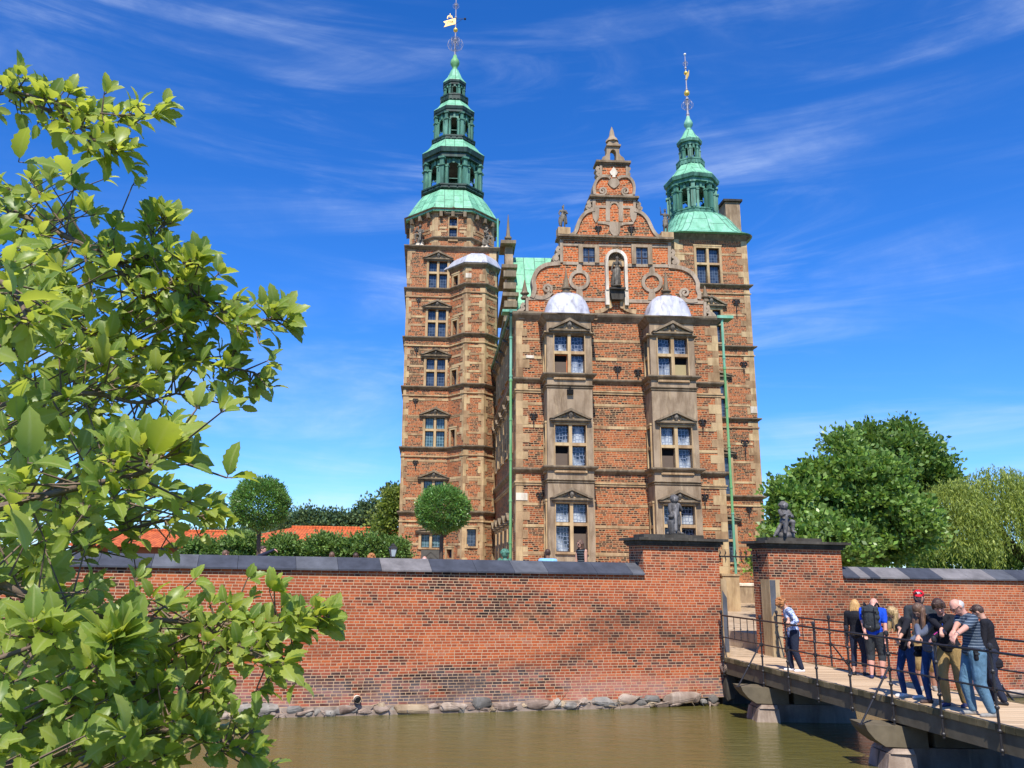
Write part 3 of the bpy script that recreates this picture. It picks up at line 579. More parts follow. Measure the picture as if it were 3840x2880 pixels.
# ---------------- oriels
def oriel(u0,u1,opens,k):
    z_e=zat(F,2130,1203,OP)+.0; front=Frame(F.P(u0,0,OP)[:2],U); w_=u1-u0
    lf=Frame(F.P(u0,0,0)[:2],(F.n.x,F.n.y)); rt=Frame(F.P(u1,0,OP)[:2],(-F.n.x,-F.n.y))
    c=w_/2; lv=[(zat(F,2133,1416,OP),zat(F,2133,1253,OP)),(zat(F,2138,1764,OP),zat(F,2138,1593,OP)),(zat(F,2142,2070,OP),zat(F,2142,1888,OP))]
    hw=(F.uz(2190,1330,OP)[0]-F.uz(2077,1330,OP)[0])/2
    hs=[(c-hw,c+hw,a,b_) for a,b_ in lv]
    sh=[(.28,OP-.28,a,b_) for a,b_ in lv]
    b=MB(); front.wall(b,0,w_,TZ,z_e,hs,rev=.22); lf.wall(b,0,OP,TZ,z_e,sh,rev=.15); rt.wall(b,0,OP,TZ,z_e,sh,rev=.15)
    orl=part(b,'oriel_wall','oriel_stone',castle)
    pz=[(zat(F,2137,1250,OP),zat(F,2137,1197,OP)),(zat(F,2138,1585,OP),zat(F,2138,1533,OP)),(zat(F,2142,1882,OP),zat(F,2142,1829,OP))]
    for i,h in enumerate(hs):
        window(front,h,'glass_roundel',sur=.04,rev=.22,nz=(.43,),open_=opens[i],ped=(c,w_*.445,pz[i][0]+.07,pz[i][1]))
    for fr_ in(lf,rt):
        for h in sh: window(fr_,h,'glass_dark',nx=1,sur=.03,rev=.15)
    ft=[(F.P(u0,0,OP).x,F.P(u0,0,OP).y),(F.P(u1,0,OP).x,F.P(u1,0,OP).y),(F.P(u1,0,-.1).x,F.P(u1,0,-.1).y),(F.P(u0,0,-.1).x,F.P(u0,0,-.1).y)]
    b=MB(); cyma(b,ft,zS1+.053,zS1+.274,.20); cyma(b,ft,zS2+.053,zS2+.274,.20); cyma(b,ft,TZ+1.0,TZ+1.25,.22)
    zq=pz[0][0]-.0; cyma(b,ft,zq-.10,zq+.02,.13)
    for zz_ in (zat(F,2320,1474),zat(F,2320,1818)): cyma(b,ft,zz_-.1,zz_-.03,.05); cyma(b,ft,zz_+.0,zz_+.07,.09)
    part(b,'oriel_moulding','cornice_stone',castle)
    # eaves and ogee lead dome
    b=MB(); b.loft([[(p[0],p[1],z) for p in offset_poly(ft,o)] for o,z in ((.0,z_e-.02),(.06,z_e+.02),(.20,z_e+.22),(.26,z_e+.26),(.26,z_e+.31))]); part(b,'dome_eaves','cornice_stone',castle)
    zt=z_e+.31; H=zat(F,2145,1110,OP*.5)-zt+.15; rings=[]
    half=(w_/2,OP/2+.05); cc=F.P((u0+u1)/2,0,OP/2-.05)
    for t,z in ((1.20,0),(1.06,.03),(1.02,.18),(.97,.40),(.87,.60),(.72,.78),(.52,.91),(.27,.98),(.09,1.0)):
        ring=[]
        for q in range(16):
            a_=2*math.pi*(q+.5)/16; e=.55 if t>.4 else .8; cx=math.copysign(abs(math.cos(a_))**e,math.cos(a_)); sx=math.copysign(abs(math.sin(a_))**e,math.sin(a_))
            ring.append(cc+F.u*(half[0]*t*cx)+F.n*(half[1]*t*sx*(1.25 if t>1 else 1.15))+Vector((0,0,zt+H*z)))
        rings.append(ring[::-1])
    b=MB(); b.loft(rings); dm=part(b,'lead_dome','lead',castle,True)
    b=MB(); tp=Vector((cc.x,cc.y,zt+H)); b.lathe(tp,[(.26,-.05),(.28,.05),(.17,.08),(.17,.16),(.25,.2),(.25,.26),(.15,.3),(.015,1.25)],8); part(b,'obelisk','cornice_stone',dm)
    return zt
oriel(O1[0],O1[1],[{(0,0):'orange'},{(0,0):'blind'},{(1,0):'blind'}],0)
oriel(O2[0],O2[1],[{(1,0):'tan'},{(0,0):'blind'},{}],1)
b=MB(); fo=Frame(F.P(O1[0],0,OP)[:2],U); u,z=fo.uz(2137,1472); fo.box(b,u-.14,u+.14,z-.1,z+.12,0,.16); fo.box(b,u-.03,u+.03,z+.1,z+.25,0,.1); part(b,'floodlight_box','black_hole',castle)
# ---------------- gable
GD0,GD1=-.45,.03
def G(x,y): return F.uz(1850+x*.45213,450+y*.45213,0)
def GP(pts): return [G(*p) for p in pts]
left=[(284,1640),(282,1478),(300,1470),(322,1440),(330,1395),(322,1330),(334,1280),(362,1235),(405,1207),(450,1192),(548,1180),(572,1178),(572,992),(560,988),(560,968),(640,960),(672,935),(690,895),(704,845),(728,798),(760,762),(800,746),(838,738),(838,664),(818,660),(818,636),(836,622),(828,590),(832,545),(846,505),(872,476),(900,464),(900,380),(872,376),(872,345)]
right=[(1132,348),(1132,376),(1105,382),(1108,464),(1135,480),(1158,508),(1170,550),(1168,592),(1160,630),(1182,640),(1182,664),(1165,668),(1165,742),(1205,752),(1245,775),(1278,812),(1300,860),(1322,905),(1352,945),(1392,968),(1462,975),(1462,996),(1448,1000),(1448,1205),(1520,1212),(1580,1228),(1632,1258),(1668,1298),(1690,1350),(1698,1400),(1690,1450),(1712,1480),(1748,1510),(1752,1650)]
out=GP(left)+GP(right); out=out[::-1]
zb=zCt+.2; out=[(u,max(z,zb-.1)) for u,z in out]
b=MB(); F.poly(b,out,GD0,GD1); gab=part(b,'gable_brickwork','gable_brick',castle)
def rib(pts,w,d1=.10,sm=0,closed=False,d0=0.0,mat='sandstone',name='gable_scrollwork',k=6):
    p=GP(pts); p=cat(p,k,closed) if sm else p; b=MB(); F.ribbon(b,p,w,d0,d1,closed); return b
tr=MB()
def addr(*a,**k): q=rib(*a,**k); tr.add(q.v,q.f)
fullR=-.5
def rimm(pts,w=.26,sm=1): 
    p=GP(pts); p=cat(p,5) if sm else p; F.ribbon(tr,p,w,-.5,.11)
rimm([(318,1478),(334,1440),(340,1395),(332,1340),(342,1290),(370,1245),(410,1217),(455,1202),(552,1192)],.20)
rimm([(1700,1490),(1704,1450),(1690,1410),(1690,1360),(1668,1308),(1632,1268),(1580,1240),(1520,1225),(1450,1217)],.20)
rimm([(628,962),(668,945),(690,910),(706,855),(730,810),(766,772),(806,756),(838,750)],.17); rimm([(1388,978),(1350,958),(1318,915),(1296,868),(1272,822),(1238,785),(1200,764),(1165,754)],.17)
rimm([(840,620),(834,590),(838,548),(852,510),(876,484),(904,472),(945,474),(968,490)],.14); rimm([(1160,624),(1164,590),(1164,552),(1152,514),(1130,488),(1105,474),(1060,476),(1030,492)],.14)
for s,(cx,cy,r,a0) in ((-1,(444,1402,44,0)),(1,(1584,1437,44,0)),(-1,(903,592,34,0)),(1,(1093,594,34,0))):
    pts=[]
    for t in range(22):
        a=t/21*math.pi*3.1; rr=r*(1-.85*t/21); ang=(math.pi*.5 - a) if s<0 else (math.pi*.5 + a)
        pts.append((cx+rr*math.cos(ang),cy+rr*math.sin(ang)))
    F.ribbon(tr,GP(pts),.115 if r>40 else .09,0,.10)
rimm2=lambda pts,w: F.ribbon(tr,cat(GP(pts),5),w,0,.10)
rimm2([(345,1470),(400,1478),(448,1462),(480,1430)],.2); rimm2([(1688,1498),(1640,1505),(1590,1498),(1552,1470)],.2)
rimm2([(838,622),(870,628),(905,628)],.1); rimm2([(1158,624),(1125,630),(1090,630)],.1)
for cx,cy in ((711,1330),(1313,1350)):
    F.ribbon(tr,[G(cx+74*math.cos(t/24*2*math.pi),cy+70*math.sin(t/24*2*math.pi)) for t in range(24)][::-1],.17,0,.10,True)
    F.poly(tr,GP([(cx-20,cy-118),(cx-24,cy-74),(cx+24,cy-74),(cx+20,cy-118),(cx,cy-130)]),0,.095); F.poly(tr,GP([(cx-22,cy+72),(cx-34,cy+148),(cx+34,cy+150),(cx+22,cy+72)])[::1],0,.095)
def hb(x0,x1,y,w=.13,d=.07): F.ribbon(tr,GP([(x0,y),(x1,y+(x1-x0)*.018)]),w,0,d)
hb(285,925,1482,.17); hb(1110,1745,1504,.17); hb(572,718,1035); hb(868,1155,1041); hb(1300,1448,1049); hb(575,925,1190,.15); hb(1105,1450,1208,.15)
hb(842,938,722); hb(1065,1165,726); 
F.poly(tr,GP([(268,1482),(268,1640),(290,1640),(290,1482)]),-.5,.10); F.poly(tr,GP([(1738,1512),(1738,1650),(1762,1650),(1762,1512)]),-.5,.10)
F.poly(tr,GP([(552,992),(552,1185),(578,1185),(578,992)]),-.5,.09); F.poly(tr,GP([(1444,1000),(1444,1210),(1470,1210),(1470,1000)]),-.5,.09)
F.poly(tr,GP([(880,380),(880,466),(900,466),(900,380)]),-.5,.08); F.poly(tr,GP([(1096,382),(1096,468),(1112,468),(1112,382)]),-.5,.08)
F.poly(tr,GP([(820,664),(820,745),(846,745),(846,664)]),-.5,.08); F.poly(tr,GP([(1158,668),(1158,748),(1180,748),(1180,668)]),-.5,.08)
# side volutes on the edges of the tiers
for pts in ([(545,1052),(528,1080),(545,1100),(520,1125),(498,1150),(520,1172),(545,1170)],[(1474,1080),(1494,1100),(1480,1130),(1510,1150),(1528,1178),(1508,1205),(1480,1200)],[(815,668),(785,690),(800,710),(775,722),(790,738),(820,738)],[(1184,680),(1210,700),(1200,720),(1225,735),(1205,750),(1182,750)],[(872,388),(858,410),(872,430),(862,450),(880,460)],[(1114,388),(1124,410),(1112,430),(1124,455),(1112,468)],[(255,1520),(235,1545),(250,1565),(210,1590),(195,1615),(225,1640),(262,1635)],[(1772,1540),(1785,1575),(1772,1590),(1815,1610),(1835,1640),(1800,1660),(1772,1655)]):
    F.ribbon(tr,cat(GP(pts),4),.16,-.4,.06)
for x,y,r in ((222,1612,30),(1805,1635,30),(520,1150,22),(1500,1182,22),(795,720,14),(1206,735,14)):
    F.poly(tr,[G(x+r*math.cos(t/12*2*math.pi),y+r*math.sin(t/12*2*math.pi)) for t in range(12)][::-1],-.4,.09)
# centre ornaments
F.poly(tr,GP([(862,845),(862,862),(925,868),(962,880),(958,915),(975,945),(1008,975),(1040,950),(1052,915),(1050,885),(1090,872),(1160,868),(1160,850),(1060,855),(1008,850),(950,848)]),0,.08)
for cx in (848,1160): F.poly(tr,GP([(cx-28,735),(cx-30,770),(cx-24,820),(cx,858),(cx+22,822),(cx+28,772),(cx+28,735)]),0,.085)
F.poly(tr,GP([(968,490),(945,525),(960,545),(975,560),(998,572),(1018,562),(1035,545),(1046,528),(1030,492)]),0,.085)
b=MB(); F.ribbon(b,GP([(948,842),(948,682),(950,676)]),.22,0,.08); F.ribbon(b,GP([(1055,845),(1055,684),(1055,678)]),.22,0,.08); F.ribbon(b,cat(GP([(965,730),(972,700),(1000,686),(1030,702),(1038,730)]),4),.10,0,.075); F.ribbon(b,GP([(938,672),(1066,674)]),.14,0,.082); tr.add(b.v,b.f)
M['scroll_stone']=stone_mat('scroll_stone',(.30,.23,.16),(.43,.335,.24),(.55,.44,.31),isl=.1); part(tr,'gable_scrollwork','scroll_stone',gab)
b=MB(); F.poly(b,GP([(995,395),(962,438),(975,462),(985,462),(985,480),(1010,480),(1010,462),(1018,462),(1030,440)]),0,.09); part(b,'white_finial_relief','pale_stone',gab)
b=MB()
for x0,x1,y0,y1,o in ((528,1480,962,995,.3),(795,1202,632,662,.22),(848,1136,343,376,.2)):
    pu0,pz0=G(x0,y1); pu1,pz1=G(x1,y1+(x1-x0)*.018); zt=G(x0,y0)[1]; h=zt-pz0
    F.box(b,pu0,pu1,pz0+h*.5,zt,-.65,o); F.box(b,pu0+.1,pu1-.1,pz0+h*.2,pz0+h*.5,-.55,o*.65); F.box(b,pu0+.2,pu1-.2,pz0-.04,pz0+h*.2,-.5,o*.35)
part(b,'gable_cornice','cornice_stone',gab)
# crowning aedicule
b=MB()
F.poly(b,GP([(905,345),(897,335),(905,312),(930,298),(938,280),(938,222),(966,222),(966,345)]),-.35,.06); F.poly(b,GP([(1016,345),(1016,222),(1040,222),(1043,280),(1055,300),(1078,315),(1088,335),(1082,347)]),-.35,.06)
F.poly(b,GP([(966,222),(966,275),(975,255),(991,246),(1007,255),(1016,275),(1016,222)]),-.35,.06); F.box(b,G(930,0)[0],G(1046,0)[0],G(0+990,224)[1],G(990,211)[1],-.45,.16)
F.poly(b,GP([(942,211),(948,192),(966,178),(982,168),(1000,168),(1020,182),(1036,196),(1040,211)]),-.35,.06)
c=F.P(G(990,168)[0],G(990,170)[1],-.15); zt=G(985,45)[1]; b.lathe(c,[(.34,-.02),(.30,.10),(.19,.22),(.15,.30),(.10,.6),(.015,zt-c.z)],8); part(b,'gable_pinnacle','oriel_stone',gab)
for x,y0,y1 in ((262,1480,1320),(1765,1505,1370)):
    u,z=G(x,y0); zt=G(x,y1)[1]; c=F.P(u,z,-.1); b=MB(); h=zt-z; b.lathe(c,[(.20,0),(.2,.1),(.12,.14),(.12,h*.2),(.22,h*.27),(.22,h*.33),(.15,h*.38),(.02,h)],6); part(b,'obelisk','cornice_stone',gab)
# gable windows, niche
for x0,x1 in((740,838),(1178,1276)):
    u0,u1=G(x0,1125)[0],G(x1,1125)[0]; z0,z1=G((x0+x1)/2,1190 if x0<1000 else 1204)[1],G((x0+x1)/2,1065)[1]
    b=MB(); F.box(b,u0,u1,z0,z1,.0,.045)
    b2=MB()
    for a_,b_,c_,e_ in((u0-.22,u0,z0,z1+.15),(u1,u1+.22,z0,z1+.15),(u0,u1,z1,z1+.15)): F.box(b2,a_,b_,c_,e_,0,.16)
    wn_=part(b2,'window','oriel_stone',castle); part(b,'pane','glass_lead',wn_); b3=MB(); F.box(b3,(u0+u1)/2-.025,(u0+u1)/2+.025,z0,z1,.045,.07); F.box(b3,u0,u1,(z0*.6+z1*.4)-.02,(z0*.6+z1*.4)+.02,.045,.068); part(b3,'sash','sash',wn_)
nu0,nu1=G(945,1250)[0],G(1078,1250)[0]; nz0=G(1010,1425)[1]; nz1=G(1010,1175)[1]; nc=(nu0+nu1)/2; nr=(nu1-nu0)/2; nd=.30
b=MB(); pts=[(nc+nr*1.38*math.cos(t/12*math.pi),nz1+nr*1.38*math.sin(t/12*math.pi)) for t in range(13)]; pin=[(nc+nr*math.cos(t/12*math.pi),nz1+nr*math.sin(t/12*math.pi)) for t in range(13)]
for k in range(12): F.poly(b,[pin[k],pts[k],pts[k+1],pin[k+1]],0,nd)
F.box(b,nu0-nr*.36,nu0,nz0,nz1,0,nd-.003); F.box(b,nu1,nu1+nr*.36,nz0,nz1,0,nd-.003)
F.box(b,nu0-nr*.42,nu0+.02,nz0-.75,nz0,0,nd-.05); F.box(b,nu1-.02,nu1+nr*.42,nz0-.75,nz0,0,nd-.05); nch=part(b,'niche','pale_stone',gab)
b=MB()
for k in range(9):
    a0,a1=math.pi*k/9,math.pi*(k+1)/9; am=(a0+a1)/2
    for (ra,aa),(rb,ab),d_ in (((nr,a0),(nr,am),.1),((nr,am),(nr,a1),.1)): b.add([F.P(nc,nz1,.05),F.P(nc+ra*math.cos(aa),nz1+ra*math.sin(aa),.10 if aa!=am else .22),F.P(nc+rb*math.cos(ab),nz1+rb*math.sin(ab),.22 if ab==am else .10)],[(0,1,2)])
part(b,'shell_vault','cornice_stone',nch)
b=MB(); F.box(b,nu0,nu1,nz1-.30,nz1-.0,0,.16); part(b,'niche_band','sandstone',nch)
b=MB(); F.box(b,nc-.38,nc+.38,nz0-.02,nz0+.08,0,.5); F.poly(b,[(nc-.36,nz0-.02),(nc-.28,nz0-.5),(nc+.28,nz0-.5),(nc+.36,nz0-.02)],0,.36); part(b,'console','dark_stone',nch)
tr=MB(); 
for s in(-1,1): F.ribbon(tr,cat(GP([(1010+s*58,1470),(1010+s*52,1520),(1010+s*72,1560),(1010+s*110,1585),(1010+s*170,1600)]),5),.2,0,.13)
for x,y in ((960,1545),(1068,1548),(845,1640),(1200,1640)): F.poly(tr,[G(x+24*math.cos(t/12*2*math.pi),y+24*math.sin(t/12*2*math.pi)) for t in range(12)][::-1],0,.14)
part(tr,'niche_volute','sandstone',nch)
for x,y in ((2243,860),(2367,862)): fleur(F,x,y,.30,.03,stem=1.6)
# roofs behind the gable
zr=at(2000,963,45).z
b=MB(); e0,e1=F.P(uF0-.1,zCt+.15,-.45),F.P(uF1+.1,zCt+.15,-.45); r0=F.P(ax,zr-.3,-.45); k0,k1,rk=[p+F.n*(-DEP+.5) for p in (e0,e1,r0)]
b.add([e0,e1,r0,k0,k1,rk],[(0,1,2),(3,5,4),(0,2,5,3),(1,4,5,2)]); part(b,'copper_roof','copper',castle)
xs0=F.P(uF0-.0,0,-3.2); b=MB(); yA,yB=41.3,49.0; xw=F.P(uF0,0,-5).x+.1; ym=(yA+yB)/2
zea=zCt-.3; b.add([(xw,yA,zea),(xw,ym,zr),(xw,yB,zea),(ax,yA,zea),(ax,ym,zr),(ax,yB,zea)],[(0,3,4,1),(1,4,5,2),(0,1,2)]); part(b,'copper_roof','copper',castle)
# side gable, seen nearly edge-on
SG=Frame((xw-.1,yB),(0,-1)); SGp=[(0,zC-.2),(yB-yA,zC-.2),(yB-yA,zC+.9),(yB-yA-.7,zC+1.2),(yB-yA-.9,zC+2.6),(yB-yA-1.8,zC+3.0),(yB-yA-2.0,zr-1.4),(4.6,zr-.9),(4.3,zr+.5),(3.4,zr+.5),(3.1,zr-.9),(2.0,zr-1.4),(1.8,zC+3.0),(.9,zC+2.6),(.7,zC+1.2),(0,zC+.9)]
b=MB(); SG.poly(b,SGp,-.45,0); sg=part(b,'side_gable','oriel_stone',castle)
b=MB()
for (a_,b_,z) in ((-.1,yB-yA+.1,zC+.9),(.75,yB-yA-.75,zC+2.6),(1.8,yB-yA-1.8,zr-1.4),(2.9,4.8,zr+.5)): SG.box(b,a_,b_,z,z+.2,-.6,.28)
for k,z in enumerate((zC+1.3,zC+1.9,zC+3.2,zC+3.9)): SG.box(b,yB-yA-1.2-.6*(k>1),yB-yA-.55-.75*(k>1),z,z+.35,-.5,.2)
part(b,'gable_cornice','cornice_stone',sg)
b=MB(); b.lathe(SG.P(3.85,zr+.7,-.2),[(.24,0),(.24,.12),(.14,.16),(.14,.4),(.22,.45),(.22,.55),(.13,.6),(.015,2.0)],8); part(b,'obelisk','cornice_stone',sg)
# eaves gutter along the left side, hoppers, downpipes
b=MB(); b.tube([F.P(uF0-.3,zC+.35,.3),F.P(uF0-.3,zC+.35,-DEP)],.09,8); g=F.P(uF1+.25,zC+.3,.0); b.tube([g,g-F.n*6],.14,8); part(b,'gutter','copper_mid',castle)
def pipe(fr,u,d,segs,name='downpipe'):
    for z1,z0,mt in segs:
        b=MB(); b.tube([fr.P(u,z1,d),fr.P(u,z0,d)],.062,10)
        z=z1
        while z>z0: b.tube([fr.P(u,z,d),fr.P(u,z-.09,d)],.082,10); z-=1.9
        part(b,name,mt,castle)
pipe(F,uF0-.28,.12,[(zC+.25,zC-.9,'copper_mid'),(zC-.9,zC-3,'copper_plain'),(zC-3.0,TZ,'copper_lime')])
pipe(F,uF1+.22,.14,[(zC+.25,zS2+1,'copper_plain'),(zS2+1,zS1-1.6,'copper_lime'),(zS1-1.6,TZ+1.2,'copper_plain')])
b=MB(); F.box(b,uF1-.05,uF1+.75,zC+.28,zC+.42,-.4,.3); F.box(b,uF0-.7,uF0+.0,zC+.32,zC+.44,-.4,.25); part(b,'gutter_hopper','copper_plain',castle)

# ---------------- left (great) tower
TD=5.6
tA=T.uz(1512,1500)[0]; tB=T.uz(1859,1300)[0]; tw=tB-tA
uc0=T.uz(1686,1300)[0]; PJ=1.17; u1_=T.uz(1743,1300,PJ)[0]; u2_=T.uz(1817,1300,PJ)[0]
def tp(u,d): p=T.P(u,0,d); return (p.x,p.y)
tpoly=[tp(tA,0),tp(uc0,0),tp(u1_,PJ),tp(u2_,PJ),tp(tB+.02,.25),tp(tB,-.4),tp(tB,-tw),tp(tA,-tw)]
sq=[tp(tA,0),tp(tB,0),tp(tB,-tw),tp(tA,-tw)]
zT=zat(T,1680,940); zTur=zat(T,1780,1003,PJ)
def EF(p,q): return Frame(p,(q[0]-p[0],q[1]-p[1])), math.hypot(q[0]-p[0],q[1]-p[1])
strT=[zat(T,1600,y) for y in (1093,1276,1462,1690,1933)]
tws=[(1608,980,1677,1084,944,976),(1604,1161,1672,1267,1126,1157),(1598,1345,1669,1454,1308,1338),(1594,1564,1667,1680,1528,1562),(1588,1802,1661,1905,1764,1798),(1579,2003,1651,2054,1977,1997)]
eF,eL=EF(tpoly[0],tpoly[1]); holes=[]
for x0,y0,x1,y1,p0,p1 in tws:
    rc=eF.rect(x0,y0,x1,y1); uc=(rc[0]+rc[1])/2; zp=eF.uz(1640,p1)[1]; zq=eF.uz(1640,p0)[1]
    holes.append(window(eF,rc,'glass_green' if y0>1500 else 'glass_lead',ped=(uc,1.02*(rc[1]-rc[0])*.78,zp,zq),nz=(.42,) if y0<2000 else ()))
b=MB(); dr=eF.rect(1579,2062,1651,2110); eF.box(b,dr[0],dr[1],TZ,dr[3],0,.06)
for k in range(7):
    for s in(-1,1): c=(dr[0]+dr[1])/2; eF.ribbon(b,[(c,dr[3]-.1-k*.32),(c+s*(dr[1]-dr[0])/2,dr[3]-.1-k*.32-.5)],.04,.06,.09)
part(b,'tower_door','door_wood',castle)
w=MB(); eF.wall(w,0,eL,TZ,zTur+.9,holes)
sqF,sqL=EF(sq[0],sq[1])
th=[h for h in holes]; sqF.wall(w,0,sqL,zTur+.9,zT)
small=[(1702,1035,1720,1077),(1699,1203,1716,1260),(1695,1388,1714,1448),(1691,1612,1708,1676),(1676,2060,1697,2092)]
qs=MB(); bd=MB(); allz=sorted([z-.62 for z in strT]+[z+1.0 for z in strT]+[z-1.7 for z in strT]+[z+2.1 for z in strT[1:]])
lev=[TZ]+strT[::-1]
def skipz(zs): return [(z-.02,z+.34) for z in zs]
for i in range(len(tpoly)):
    fr,L_=EF(tpoly[i],tpoly[(i+1)%len(tpoly)]); hs=[]; top=zTur if 1<=i<=4 else (zTur+.9 if i==0 else zT)
    if i==1:
        for r_ in small: hs.append(window(fr,fr.rect(*r_),'glass_lead',nx=1,nz=(),sur=.12,rev=.25))
    if i==2: hs.append(window(fr,fr.rect(1750,1984,1785,2049),'glass_lead',nx=1,nz=(),sur=.12))
    if i==3: pass
    if i>0: fr.wall(w,0,L_,TZ,top,hs)
    else: hs=holes
    if i in(0,1,2,3,7):
        quoins(fr,qs,0,1,TZ,top,a=.17,b_=.34,skip=skipz(strT)) if i not in(1,) else None
        quoins(fr,qs,L_,-1,TZ,top,a=.17,b_=.34,skip=skipz(strT)) if i not in(0,) else None
        bands(fr,bd,[z for z in allz if TZ<z<top-.3],.25 if i else .3,L_-.02,hs)
quoins(sqF,qs,0,1,zTur+.9,zT,a=.25,b_=.45); quoins(sqF,qs,sqL,-1,zTur+.3,zT,a=.25,b_=.45)
part(w,'great_tower_wall','castle_brick',castle); part(qs,'quoins','sandstone',castle)
for z in strT: bd.loft([[(p[0],p[1],zz_) for p in offset_poly(tpoly,o)] for o,zz_ in ((0,z-.42),(.07,z-.4),(.07,z-.33),(0,z-.31))])
part(bd,'stone_band','sandstone',castle)
b=MB()
for z in strT: cyma(b,tpoly,z,z+.22,.18)
cyma(b,sq,zT,zT+.25,.25); cyma(b,tpoly[1:6],zTur,zTur+.25,.22); part(b,'string_course','cornice_stone',castle)
b=MB(); tur=offset_poly(tpoly[1:6],.25); cx_=sum(p[0] for p in tur)/5; cy_=sum(p[1] for p in tur)/5+.3
zt_=zTur+.26; b.loft([[(cx_+(p[0]-cx_)*s,cy_+(p[1]-cy_)*s,zt_+h) for p in tur] for s,h in ((1,0),(1.0,.05),(.8,.55),(.5,.85),(.2,1.0))]); part(b,'turret_roof','lead',castle)
for x,y in ((1570,1128),(1562,1312),(1558,1505),(1558,1737)): fleur(T,x,y,.3)
b=MB(); rr=T.rect(1746,1025,1768,1042,PJ); T.box(b,rr[0],rr[1],rr[2],rr[3],PJ,PJ+.05); part(b,'repair_stone','pale_stone',castle)
# octagon
tc_=T.P((tA+tB)/2,0,-tw/2); oc=(tc_.x,tc_.y); zO=at(1700,798,tc_.y-tw/2).z
r8=tw/2/math.cos(rad(22.5))*.985; base=math.degrees(math.atan2(U[1],U[0])); op=octo(oc,r8,22.5+base-90)
w=MB(); qs=MB(); cb=MB()
for i in range(8):
    fr,L_=EF(op[i],op[(i+1)%8]); hs=[]
    if fr.n.y<-.9: rc=fr.rect(1684,816,1714,900); hs=[window(fr,rc,'glass_lead',nx=1,nz=(.42,),sur=.05,ped=((rc[0]+rc[1])/2,.62,rc[3]+.2,rc[3]+.65),head=False)]
    fr.wall(w,0,L_,zT,zO,hs); quoins(fr,qs,0,1,zT+.2,zO,a=.24,b_=.42); quoins(fr,qs,L_,-1,zT+.2,zO,a=.24,b_=.42); bands(fr,qs,[zO-1.3,zT+1.6],.3,L_-.3,hs)
    for k in range(3): u=L_*(k+.5)/3; fr.box(cb,u-.1,u+.1,zO-.35,zO+.0,0,.3)
part(w,'tower_octagon_wall','castle_brick',castle); part(qs,'quoins','sandstone',castle); part(cb,'eaves_bracket','cornice_stone',castle)
b=MB(); cyma(b,op,zT+.75,zT+.95,.16); b.loft([[(p[0],p[1],z) for p in offset_poly(op,o)] for o,z in ((.02,zO-.02),(.12,zO),(.3,zO+.12),(.42,zO+.2))]); part(b,'string_course','cornice_stone',castle)
